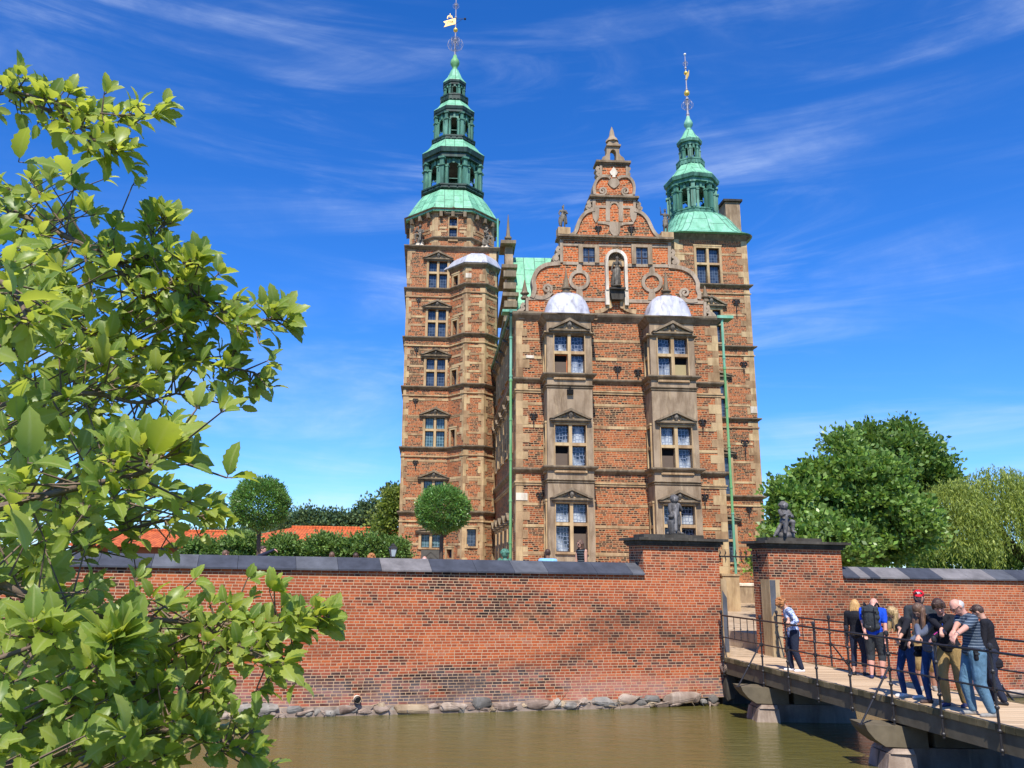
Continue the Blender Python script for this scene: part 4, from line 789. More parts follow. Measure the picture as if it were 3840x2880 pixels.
def spire(c,rot,ze,prof,name,balus,lants,bulb,mats=('copper','copper_mid','copper_dark')):
    """prof: skirt roof rings (r,z). lants: list of dict(z0,z1,rc (column circle),re,z_e0,z_e1,rt,zt)"""
    def ring(r,z): return [(p[0],p[1],z) for p in octo(c,r,rot)]
    b=MB(); b.loft([ring(r,z) for r,z in prof]); rf=part(b,'spire_roof',mats[0],castle)
    zprev=prof[-1][1]
    for L0 in lants:
        z0,z1=L0['z0'],L0['z1']; rc=L0['rc']
        b=MB(); b.loft([ring(L0['rb']*.93,L0['zb']-.05),ring(L0['rb'],L0['zb']+.02),ring(L0['rb'],z0-.12),ring(L0['rb']*1.04,z0-.1),ring(L0['rb']*1.04,z0)])
        bl=part(b,'spire_balustrade',mats[2],castle); b=MB(); P_=octo(c,L0['rb'],rot)
        for i in range(8):
            fr,L_=EF(P_[i],P_[(i+1)%8]); h=z0-.12-L0['zb']
            for k in range(3): fr.box(b,L_*(k/3)+.05,L_*((k+1)/3)-.05,L0['zb']+.12*h+.02,z0-.12-.12*h,0,.04)
        part(b,'balustrade_panel',mats[2],bl)
        b=MB(); hh=z1-z0; cw=L0['cw']
        for k in range(8):
            a=rad(rot+45*k); p=Vector((c[0]+rc*math.cos(a),c[1]+rc*math.sin(a),0)); q=Matrix.Rotation(a,3,'Z')
            b.box(p+Vector((0,0,z0+hh*.34)),(cw,cw,hh*.68),q); b.box(p+Vector((0,0,z0+hh*.70)),(cw*1.45,cw*1.45,hh*.05),q); b.box(p+Vector((0,0,z0+hh*.84)),(cw*.8,cw*.8,hh*.23),q); b.box(p+Vector((0,0,z0+hh*.97)),(cw*1.3,cw*1.3,hh*.06),q)
            for s in(-1,1):
                pp=Vector((c[0],c[1],0))+Vector((math.cos(a+s*L0['ps']),math.sin(a+s*L0['ps']),0))*rc*.96; b.box(pp+Vector((0,0,z0+hh*.33)),(cw*.55,cw*.55,hh*.66),q); b.box(pp+Vector((0,0,z0+hh*.68)),(cw*.75,cw*.75,hh*.05),q)
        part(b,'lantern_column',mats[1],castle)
        b=MB(); P_=octo(c,rc*.93,rot)          # arch heads
        for i in range(8):
            fr,L_=EF(P_[i],P_[(i+1)%8]); za=z0+hh*.66; hw=L_/2-cw*.75
            if hw>.12:
                arc=[(L_/2+hw*math.cos(t/8*math.pi),za+min(hw,hh*.24)*math.sin(t/8*math.pi)) for t in range(9)]
                for t in range(8):
                    a_,b_=arc[t+1],arc[t]; fr.poly(b,[a_,b_,(b_[0],z1),(a_[0],z1)],-.12,0)
                fr.box(b,L_/2-.07,L_/2+.07,za+hw*.8,z1,0,.08); fr.box(b,cw*.7,L_-cw*.7,z0+hh*.27,z0+hh*.29,-.02,.02)
        part(b,'arch_head',mats[1],castle)
        b=MB(); b.loft([ring(L0['rc']*.9,z1-.0),ring(L0['rc']*1.08,z1+.01),ring(L0['rc']*1.08,z1+(L0['ze']-z1)*.45),ring(L0['re']*.97,z1+(L0['ze']-z1)*.5),ring(L0['re'],L0['ze']-.03),ring(L0['re'],L0['ze'])]); part(b,'lantern_cornice',mats[2],castle)
        b=MB(); b.loft([ring(r,z) for r,z in L0['roof']]); part(b,'spire_roof',mats[0],castle)
    b=MB(); b.lathe((c[0],c[1],0),bulb,12); part(b,'spire_bulb','copper_lime' if name=='g' else 'copper_plain',castle,True)
D=tc_.y
def zz(x,y,dd=0): return at(x,y,D+dd).z
def rr_(x0,x1,y,dd=0): return (at(x1,y,D+dd).x-at(x0,y,D+dd).x)/2
e1=rr_(1528,1866,806)/math.cos(rad(22.5))*1.0
zl=zz(1700,725,-2); 
# radii: apparent half width = circumradius*cos(22.5)
k8=1/math.cos(rad(22.5))*.995
ROT=22.5+base
zA,zB_=zO+.2,zz(1700,708,-2.2)
lants=[]
def lant(xl,xr,cyc0,cyc1,ye_,xe0,xe1,xt0,xt1,yt,xb0,xb1,yb,cx0,cx1):
    rb=rr_(xb0,xb1,yb)*k8; rc=rr_(cx0,cx1,cyc0)*k8*.97; re=rr_(xe0,xe1,ye_)*k8; rt=rr_(xt0,xt1,yt)*k8
    z0=zz(1700,cyc0,-rb*.9); z1=zz(1700,cyc1,-rc*.9); ze=zz(1700,ye_,-re*.92); zt=zz(1700,yt,-rt*.9)
    return dict(rb=rb,zb=zz(1700,yb,-rb*.9),z0=z0,z1=z1,rc=rc,re=re,ze=ze,cw=rc*.17,ps=.17,roof=[(re,ze),(re*.985,ze+.05),(rt*1.02+(re-rt)*.45,ze+(zt-ze)*.42),(rt,zt)])
lants=[lant(0,0,690,592,548,1585,1816,1625,1778,522,1587,1811,706,1600,1804),
       lant(0,0,506,421,394,1626,1778,1656,1749,374,1623,1780,522,1633,1770),
       lant(0,0,350,316,296,1663,1749,1693,1718,258,1652,1753,373,1667,1742)]
zt3=lants[2]['roof'][-1][1]; rt3=lants[2]['roof'][-1][0]; zbt=zz(1706,234)
bulb=[(rt3,zt3-.05),(rt3*.7,zt3+.1),(.16,zt3+.18),(.2,zt3+.28),(.32,zt3+.5),(.34,zt3+.65),(.3,zt3+.8),(.18,zt3+1.0),(.11,zt3+1.25),(.09,zbt+.2)]
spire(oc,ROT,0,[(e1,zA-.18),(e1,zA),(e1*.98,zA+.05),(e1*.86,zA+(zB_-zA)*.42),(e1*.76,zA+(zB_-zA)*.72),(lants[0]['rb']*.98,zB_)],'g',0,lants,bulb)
def rosette(c,r,parent,name='iron_rosette'):
    b=MB(); c=Vector(c)
    for k in range(6):
        a=math.pi*k/6; ux=Vector((math.cos(a),math.sin(a),0))
        for s in(-1,1):
            pts=[c+ux*s*r*q[0]+Vector((0,0,r*q[1])) for q in cat([(.0,-.75),(.5,-.6),(.95,-.1),(.8,.45),(.35,.5),(.3,.1),(.6,0)],3)]; b.tube(pts,r*.022,4)
            pts=[c+ux*s*r*q[0]+Vector((0,0,r*q[1])) for q in cat([(.0,.2),(.3,.6),(.55,.85),(.2,.9),(.1,.6)],3)]; b.tube(pts,r*.022,4)
    part(b,name,'rod',parent)
def finial(c,zb,items,ztop):
    b=MB(); b.tube([(c[0],c[1],zb),(c[0],c[1],zb+(ztop-zb)*.3),(c[0],c[1],ztop)],[.09,.05,.03],8)
    for f in (.02,.05,.3,.45,.62,.8): z=zb+(ztop-zb)*f; b.tube([(c[0],c[1],z),(c[0],c[1],z+.1)],.11 if f<.4 else .08,8)
    rod=part(b,'spire_rod','rod',castle)
    for kind,z,r in items:
        if kind=='ball': b=MB(); b.ball((c[0],c[1],z),r,16); part(b,'gilded_ball','gold',rod,True)
        elif kind=='ros': rosette((c[0],c[1],z),r,rod)
    return rod
rod=finial(oc,zbt+.1,[('ball',zz(1709,113),.17*1.0),('ros',zz(1709,169),.60),('ros',zz(1709,24),.25)],zz(1709,-30))
va=Frame((oc[0],oc[1]-.02),(1,0)); zv=zz(1700,90); b=MB()
va.poly(b,[(-.02,zv-.02),(-.02,zv+.48),(-.55,zv+.30),(-.92,zv+.16),(-.72,zv-.02),(-.86,zv-.30),(-.5,zv-.16)][::-1][::-1],-.02,.02)
va.ribbon(b,[(-.62,zv+.42),(-.58,zv+.62),(-.42,zv+.7),(-.3,zv+.62),(-.26,zv+.46)],.07,-.02,.02); va.ribbon(b,[(-.42,zv+.5),(-.42,zv+.85)],.05,-.02,.02)
vane=part(b,'weather_vane','gold_flat',rod)
def text_part(s,size,c,rz,mat,parent,name,ext=.004,tilt=0):
    cu=bpy.data.curves.new(name,'FONT'); cu.body=s; cu.size=size; cu.align_x='CENTER'; cu.align_y='CENTER'; cu.extrude=ext
    o=bpy.data.objects.new('tmp',cu); COL.objects.link(o); bpy.context.view_layer.update(); me=bpy.data.meshes.new_from_object(o.evaluated_get(bpy.context.evaluated_depsgraph_get())); bpy.data.objects.remove(o)
    mt=Matrix.Translation(c)@Matrix.Rotation(rz,4,'Z')@Matrix.Rotation(tilt,4,'Y')@Matrix.Rotation(math.pi/2,4,'X'); me.transform(mt); me.materials.clear(); me.materials.append(M[mat]); me.name=name
    return put(name,me,parent)
text_part('1746',.26,(oc[0]-.42,oc[1]-.05,zv+.12),0,'iron_dark',vane,'vane_numerals',tilt=rad(-14))
b=MB(); b.tube([(oc[0],oc[1],zv+.42),(oc[0]+.62,oc[1],zv+.44)],.02,6); b.ball((oc[0]+.68,oc[1],zv+.44),.09,8); b.tube([(oc[0],oc[1],zv),(oc[0]+.5,oc[1],zv+.42)],.012,5); part(b,'vane_counterweight','iron_dark',rod)
b=MB(); b.tube([T.P(tB+.12,zO-.1,-.5),T.P(tB+.12,zT-.3,-.3)],.07,8); part(b,'downpipe','copper_plain',castle)
b=MB(); b.tube([T.P(tB+.09,zT,.0),T.P(tB+.09,TZ,.1)],.045,6); part(b,'downpipe','iron_dark',castle)

# ---------------- right tower
rB=R_.uz(2843,1600)[0]; rA=rB-4.6; zRT=zat(R_,2700,897); RD=6.0
def rp(u,d): p=R_.P(u,0,d); return (p.x,p.y)
rpoly=[rp(rA,0),rp(rB,0),rp(rB,-RD),rp(rA,-RD)]
rw=[(2612,931,2698,1065,None),(2634,1162,2704,1284,(1111,1150)),(2652,1432,2722,1563,(1390,1415)),(2668,1712,2741,1853,(1680,1703)),(2686,1962,2757,2108,(1928,1953))]
holes=[]
for x0,y0,x1,y1,p in rw:
    rc=R_.rect(x0,y0,x1,y1); uc=(rc[0]+rc[1])/2; holes.append(window(R_,rc,'glass_lead',ped=None if p is None else (uc,.95,zat(R_,2690,p[1]),zat(R_,2690,p[0]))))
w=MB(); R_.wall(w,rA,rB,TZ,zRT,holes)
for i in(1,2,3): fr,L_=EF(rpoly[i],rpoly[(i+1)%4]); fr.wall(w,0,L_,TZ,zRT)
part(w,'right_tower_wall','castle_brick',castle)
strR=[zat(R_,2720,y) for y in (1080,1310,1580,1872)]
b=MB()
for z in strR: cyma(b,rpoly,z,z+.22,.20)
b.loft([[(p[0],p[1],z) for p in offset_poly(rpoly,o)] for o,z in ((.02,zRT-.1),(.1,zRT),(.26,zRT+.15),(.26,zRT+.24))]); part(b,'string_course','cornice_stone',castle)
bd=MB(); qs=MB()
for z in strR: bd.loft([[(p[0],p[1],zz_) for p in offset_poly(rpoly,o)] for o,zz_ in ((0,z-.42),(.07,z-.4),(.07,z-.33),(0,z-.31))])
zs=[]
for z in strR: zs+= [z+1.0,z+2.2,z+3.3]
zs=[z for z in zs if all(abs(z-s)>.6 for s in strR) and z<zRT-.5]+[TZ+1.9,TZ+3.2]
bands(R_,bd,zs,rA,rB-.4,holes); fr,L_=EF(rpoly[1],rpoly[2]); bands(fr,bd,zs,.4,L_,[])
quoins(R_,qs,rB,-1,TZ+1.2,zRT-.1,skip=skipz(strR),a=.35,b_=.62); quoins(fr,qs,0,1,TZ+1.2,zRT-.1,skip=skipz(strR),a=.35,b_=.62); quoins(R_,qs,rA,1,TZ+1.2,zRT-.1,skip=skipz(strR))
part(bd,'stone_band','sandstone',castle); part(qs,'quoins','sandstone',castle)
b=MB(); zpl=zat(R_,2780,2190); b.loft([[(p[0],p[1],z) for p in offset_poly(rpoly,o)] for o,z in ((.16,TZ-.2),(.16,zpl-.12))]); part(b,'plinth','oriel_stone',castle)
b=MB(); b.loft([[(p[0],p[1],z) for p in offset_poly(rpoly,o)] for o,z in ((.16,zpl-.12),(.22,zpl-.1),(.22,zpl),(.0,zpl+.06))]); part(b,'plinth_moulding','pale_stone',castle)
b=MB(); q=R_.P(R_.uz(2735,2150)[0],0,1.0); F.box(b,uF1-.45,uF1+.32,TZ,TZ+1.55,-.4,.25); F.box(b,uF1-.5,uF1+.37,TZ+1.55,TZ+1.65,-.4,.3); part(b,'corner_pedestal','sandstone',castle)
for x,y,s in ((2760,1138,.42),(2788,1371,.4),(2793,1665,.42),(2808,1915,.3)): fleur(R_,x,y,s,stem=3.2 if s>.4 else 2)
b=MB(); u,z=R_.uz(2826,1537); R_.box(b,u-.2,u+.2,z-.2,z+.2,0,.05); part(b,'repair_stone','pale_stone',castle)
rc_=R_.P((rA+rB)/2,0,-RD/2); rc2=(rc_.x,rc_.y); D=rc_.y
CX=2607
lants=[]
def lant2(c0,c1,ye_,xe0,xe1,xt0,xt1,yt,xb0,xb1,yb,cx0,cx1):
    rb=rr_(xb0,xb1,yb)*k8; rc=rr_(cx0,cx1,c0)*k8*.97; re=rr_(xe0,xe1,ye_)*k8; rt=rr_(xt0,xt1,yt)*k8
    z0=zz(CX,c0,-rb*.9); z1=zz(CX,c1,-rc*.9); ze=zz(CX,ye_,-re*.92); zt=zz(CX,yt,-rt*.9)
    return dict(rb=rb,zb=zz(CX,yb,-rb*.9),z0=z0,z1=z1,rc=rc,re=re,ze=ze,cw=rc*.2,ps=.2,roof=[(re,ze),(re*.985,ze+.05),(rt*1.02+(re-rt)*.45,ze+(zt-ze)*.42),(rt,zt)])
lants=[lant2(776,680,645,2499,2686,2543,2635,612,2522,2685,796,2516,2676),lant2(589,540,514,2543,2629,2570,2597,484,2543,2637,612,2554,2622)]
ROT2=22.5+base+7
b=MB(); rings=[]; ztop=lants[0]['zb']; rbt=lants[0]['rb']; sx=(rB-rA)/2+.42; z0=zRT+.24
for t,h in ((1.05,0),(1.03,.02),(.95,.09),(.88,.23),(.825,.40),(.77,.57),(.70,.74),(.60,.89),(.50,.97),(.40,1.0)):
    ring=[]; nn=32
    for q in range(nn):
        a=2*math.pi*q/nn+math.pi/4; e=.30+.35*h; c_=math.copysign(abs(math.cos(a))**e,math.cos(a)); s_=math.copysign(abs(math.sin(a))**e,math.sin(a))
        p=rc_+R_.u*(sx*t*c_)-R_.n*((RD/2+.42)*t*s_); ring.append((p.x,p.y,z0+(ztop-z0)*h))
    rings.append(ring)
b.loft(rings); bell=part(b,'bell_roof','copper_bell',castle)
sm=MB()
for q in range(32):
    sm.tube([Vector(rg[q])+Vector((0,0,.01)) for rg in rings[1:-1]],.022,4)
    for kk in range(1+q%2,8,3): sm.tube([rings[kk][q],rings[kk][(q+1)%32]],.014,4)
part(sm,'standing_seams','copper_mid',bell)
ct=at(CX,790,D); cc=(ct.x,rc2[1]); zt3=lants[1]['roof'][-1][1]; rt3=lants[1]['roof'][-1][0]; zbt=zz(2580,448)
bulb=[(rt3,zt3-.05),(rt3*.7,zt3+.08),(.15,zt3+.12),(.18,zt3+.2),(.29,zt3+.38),(.31,zt3+.5),(.27,zt3+.65),(.15,zt3+.9),(.10,zt3+1.1),(.08,zbt+.2)]
cc=(rc2[0],rc2[1])
def ringo(r,z): return [(p[0],p[1],z) for p in octo(cc,r,ROT2)]
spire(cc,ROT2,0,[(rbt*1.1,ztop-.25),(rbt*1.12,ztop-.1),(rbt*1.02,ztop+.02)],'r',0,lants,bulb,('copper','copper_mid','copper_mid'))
rod=finial(cc,zbt+.1,[('ball',zz(2578,350),.20),('ball',zz(2574,274),.14),('ros',zz(2580,396),.42),('ros',zz(2572,240),.2)],zz(2572,212))
b=MB(); b.ball((cc[0],cc[1],zz(2572,204)),.09,8); part(b,'gilded_ball','white',rod)
va=Frame((cc[0],cc[1]),(.5,-.8)); zv=zz(2580,285); b=MB(); va.poly(b,[(.02,zv-.4),(.25,zv-.1),(.3,zv+.3),(.15,zv+.1),(.02,zv+.2)],-.02,.02); part(b,'weather_vane','gold_flat',rod)
# chimney
ch=at(2752,850,53.5); CFr=Frame((ch.x,ch.y),(1,.034)); b=MB(); za,zb2=at(2748,870,53.5).z-4,at(2748,757,53.5).z; hw=.52
CFr.box(b,-hw,hw,za,zb2,-1.3,0); chm=part(b,'chimney','oriel_stone',castle); b=MB(); CFr.box(b,-hw-.15,hw+.15,zb2,zb2+.16,-1.45,.15); part(b,'chimney_cap','dark_stone',chm)
# ============================================================ FOOTBRIDGE
def nx(y): return 7.13+.138*(22.6-y)          # near edge of the deck at distance y
def fx(y): return 9.19+.21*(20.43-y)           # far edge
YE,YS=22.85,7.0
br=thing('footbridge','narrow timber footbridge with plank deck crossing the moat to the gate','bridge',(8.2,14,DZ-.6))
b=MB(); b.prism([(nx(YS)+.02,YS),(fx(YS)-.02,YS),(fx(YE)-.02,YE+.05),(nx(YE)+.02,YE-.12)],DZ-.08,DZ); part(b,'deck','deck',br)
b=MB(); y=YE-.15; r=random.Random(3); segs=[]
m=NM('kerb_blocks'); v=m.coord('Object'); c=m.ramp(m.math('ADD',m.math('MULTIPLY',m.island(),.5),m.math('MULTIPLY',m.noise(v,6,3),.6)),[(.25,(.07,.06,.03)),(.5,(.14,.11,.055)),(.8,(.22,.17,.09))]); M['kerb']=m.base(c,.9,.2)
while y>YS:
    l=.19; a,e=y,y-l+.01; j=r.uniform(-.006,.006)
    for f,s in ((nx,-1),(fx,1)):
        b.add([Vector((f(yy)+s*o,yy,z+j)) for yy in (a,e) for o,z in ((.03,DZ-.09),(.03,DZ+.012),(-.04,DZ+.012),(-.04,DZ-.09))],[(0,1,2,3),(7,6,5,4),(0,4,5,1),(1,5,6,2),(2,6,7,3),(3,7,4,0)] if s<0 else [(3,2,1,0),(4,5,6,7),(1,5,4,0),(2,6,5,1),(3,7,6,2),(0,4,7,3)])
    y-=l
part(b,'edge_boards','kerb',br)
for f,s in ((nx,1),(fx,-1)):
    b=MB(); b.loft([[(f(yy)+s*o,yy,z) for o,z in ((.0,DZ-.095),(.22,DZ-.095),(.22,DZ-.42),(.0,DZ-.40))] for yy in (YE-.15,18,14,10,YS)]); part(b,'side_beam','wood_dark',br)
m=NM('pier_shade_stone'); M['pier_stone']=stone_mat('pier_stone',(.10,.085,.07),(.2,.165,.135),(.3,.25,.19),.6,.85,1.6,.35)
def bridge_pier(y,label,grp):
    x0=nx(y)-.05; x1=fx(y)+.35; p=thing('bridge_pier',label,'bridge pier',((x0+x1)/2,y,0))
    b=MB(); zc=CZ-2.78
    b.loft([[(x0+.28,y-.32,-1),(x1+.1,y-.32,-1),(x1+.1,y+.32,-1),(x0+.28,y+.32,-1)],[(x0+.24,y-.26,zc-.28),(x1-.05,y-.26,zc-.28),(x1-.05,y+.26,zc-.28),(x0+.24,y+.26,zc-.28)]]); part(b,'pier_body','dark_stone' if 0 else 'pier_stone',p)
    # rough stone blocks of the nose
    r=random.Random(int(y*10)); 
    for (za,zb,xa,xb) in ((-.1,.30,-.26,.30),(.30,zc-.28,-.16,.26)):
        for s,(ya,yb) in enumerate(((-.34,.02),(.03,.36))):
            bb=MB(); j=[r.uniform(-.02,.02) for _ in range(8)]
            bb.loft([[(x0+xa+j[0],y+ya,za),(x0+xb,y+ya-.02+j[1],za),(x0+xb,y+yb,za),(x0+xa+j[2],y+yb,za)],[(x0+xa+.07+j[3],y+ya+.03,zb-.01),(x0+xb,y+ya+.03,zb-.01),(x0+xb,y+yb-.03,zb-.01),(x0+xa+.07,y+yb-.03,zb-.01)]]); part(bb,'nose_block','granite',p)
    b=MB(); pts=[(x0-.56,zc+.10),(x0-.52,zc-.0),(x0-.40,zc-.14),(x0-.22,zc-.26),(x0+.55,zc-.28),(x0+.55,zc+.08)]
    b.loft([[(q[0],y-.30,q[1]) for q in pts],[(q[0],y+.30,q[1]) for q in pts]]); b.box((x0+(x1-x0)/2+.4,y,zc-.1),((x1-x0)-.6,.5,.34)); part(b,'corbel_cap','wood_dark',p)
    return x0-.40,zc+.10
N1=bridge_pier(20.6,'stone bridge pier nearest the gate with corbelled timber cap','')
N2=bridge_pier(15.95,'stone bridge pier below the group of people, cut by the frame edge','')
def post(b,x,y,z0,z1,r=.021,lean=(0,0)):
    p=lambda t:(x+lean[0]*(1-t),y,z0+(z1-z0)*t)
    b.tube([p(0),p(1)],r,8)
    for t in (.04,.22,.44,.60,.78): q=Vector(p(t)); b.lathe(q,[(r,-.03),(r*1.75,-.012),(r*1.75,.012),(r,.03)],8)
    b.lathe(Vector(p(1)),[(r,-.02),(r*1.9,0),(r*2.0,.03),(r*1.9,.06),(r*.8,.08)],8)
def railing(f,s,posts,braces,label,y0,bal):
    root=thing('railing',label,'railing',(f(16),16,DZ)); off=-.06*s
    X=lambda y:f(y)+off
    ZT,ZM=DZ+1.08,DZ+.53
    ys=[y0]+[q for q in posts]+[YS]
    for nme,z in (('top_rail',ZT),('middle_rail',ZM)):
        b=MB(); b.tube([(X(yy),yy,z) for yy in (y0,18,14,10,YS)],.021 if z>DZ+.8 else .016,8); part(b,nme,'iron',root)
    for yy in posts:
        b=MB(); post(b,X(yy),yy,DZ-.42,ZT+.05); b.box((X(yy),yy,ZM),(.06,.06,.06)); part(b,'post','iron',root)
    for yy in braces:
        b=MB(); x=X(yy); e=(x-s*.62,yy-.02,N1[1] if s>0 else DZ-.1) if s>0 else (x+.5,yy,DZ-.1); pts=[Vector((x,yy,ZM+.05)),Vector(e)]; b.tube(pts,.019,8); q=pts[0].lerp(pts[1],.55); b.ball(q,.036,8); b.box(pts[1],(.12,.08,.02)); part(b,'brace','iron',root)
    for yy in bal:
        b=MB(); b.tube([(X(yy),yy,ZT),(X(yy),yy,ZM)],.010,6); b.ball((X(yy),yy,(ZT+ZM)/2),.022,8); b.ball((X(yy),yy,ZM+.08),.018,8); part(b,'baluster','iron',root)
    return root
rn=railing(nx,1,[22.45,20.4,19.27,18.13,16.97,15.74,14.5,13.27,12.05,10.8,9.6],[20.4,15.74],'black iron railing along the near edge of the footbridge, people lean on it',22.45,[22.1,21.75,21.4,21.05,20.72])
rf=railing(fx,-1,[22.9,20.75,19.3,17.7,16.3,14.6,13.0,11.4],[20.75,16.3],'black iron railing along the far edge of the footbridge before the moat wall',22.9,[22.3,21.8,21.3,20.2,19.8])

b=MB(); WF.box(b,pL1-.02,pR0+.02,-1,DZ-.44,-.6,-.12); part(b,'abutment','dark_stone',br)
# ============================================================ FIGURES
def solidify(caps, voxel, smooth=3):
    b=MB()
    for c in caps:
        if c[0]=='e':                       # ellipsoid: centre, radii, matrix
            _,cen,r,mt=c; n=12; cen=Vector(cen); rings=[]
            for k in range(9):
                t=math.pi*(k+.02)/8.04; rings.append([cen+(mt@Vector((r[0]*math.sin(t)*math.cos(2*math.pi*i/n),r[1]*math.sin(t)*math.sin(2*math.pi*i/n),-r[2]*math.cos(t)))) for i in range(n)])
            b.loft(rings)
        else: b.capsule(*c[:4],seg=12,hint=c[4] if len(c)>4 else None,fl=c[5] if len(c)>5 else 1)
    me=b.mesh('tmp',uv=False); o=bpy.data.objects.new('tmp',me); COL.objects.link(o)
    m=o.modifiers.new('r','REMESH'); m.mode='VOXEL'; m.voxel_size=voxel; m.use_smooth_shade=True
    if smooth: s=o.modifiers.new('s','SMOOTH'); s.factor=.5; s.iterations=smooth
    bpy.context.view_layer.update(); out=bpy.data.meshes.new_from_object(o.evaluated_get(bpy.context.evaluated_depsgraph_get())); bpy.data.objects.remove(o); bpy.data.meshes.remove(me)
    out.polygons.foreach_set('use_smooth',[True]*len(out.polygons)); return out
def spart(caps,name,mat,parent,voxel=.011,smooth=3):
    me=solidify(caps,voxel,smooth); me.name=name; me.materials.append(M[mat] if isinstance(mat,str) else mat); return put(name,me,parent)
def ik(a,b,l1,l2,hint):
    a,b=Vector(a),Vector(b); d=b-a; L_=min(max(d.length,.001),(l1+l2)*.999); dn=d.normalized(); b=a+dn*L_
    x=(l1*l1-l2*l2+L_*L_)/(2*L_); h=math.sqrt(max(l1*l1-x*x,0)); hn=Vector(hint); hn=(hn-dn*hn.dot(dn)); hn=hn.normalized() if hn.length>1e-5 else dn.orthogonal().normalized()
    return a+dn*x+hn*h,b
def fabric(name,c,stripe=None,rough=.85,var=.25,pattern=None):
    m=NM(name); v=m.coord('Object'); n=m.noise(v,9,4,.6); c=lin(c); col=m.mix(n,tuple(k*(1-var) for k in c),tuple(k*(1+var) for k in c))
    if stripe:
        sp=m.n('ShaderNodeSeparateXYZ'); m.l(v,sp.inputs[0]); f=m.math('FRACT',m.math('MULTIPLY',sp.outputs[2],stripe[0])); col=m.mix(m.math('LESS_THAN',f,stripe[1]),col,lin(stripe[2]))
    if pattern:
        vn=m.noise(v,pattern[0],3,.7,1.5); col=m.mix(m.mr(vn,.47,.53),col,lin(pattern[1]))
    m.bump(m.noise(m.coord('Object',scale=(1,1,.45)),11,3,.6,1.0),.9,.03); return m.base(col,rough,.15)
M['skin']=plain('skin',(.52,.28,.19),.5,.35,0,.08,8); M['skin_pink']=plain('skin_pink',(.60,.30,.22),.5,.35,0,.08,8); M['skin_dark']=plain('skin_brown',(.22,.11,.065),.5,.35,0,.08,8)
def hairmat(name,a,b_):
    m=NM(name); n=m.noise(m.coord('Object',scale=(30,30,3)),2.2,4,.7,.6); m.bump(m.noise(m.coord('Object',scale=(40,40,4)),2,3),.8,.01); return m.base(m.ramp(n,[(.35,a),(.65,b_)]),.5,.4)
M['hair_ginger']=hairmat('hair_ginger',(.22,.075,.022),(.52,.22,.07)); M['hair_blond']=hairmat('hair_blond',(.35,.17,.05),(.70,.43,.16)); M['hair_darkblond']=hairmat('hair_darkblond',(.13,.075,.035),(.62,.42,.18))
M['hair_brown']=hairmat('hair_brown',(.045,.022,.014),(.20,.11,.065)); M['hair_dark']=hairmat('hair_dark',(.02,.011,.008),(.09,.045,.028)); M['hair_grey']=hairmat('hair_grey',(.35,.33,.31),(.62,.6,.57))
M['lip']=plain('lips',(.38,.13,.10),.4); M['eye']=plain('eye_dark',(.02,.015,.012),.25,.6); M['eyewhite']=plain('eye_white',(.75,.72,.68),.3)
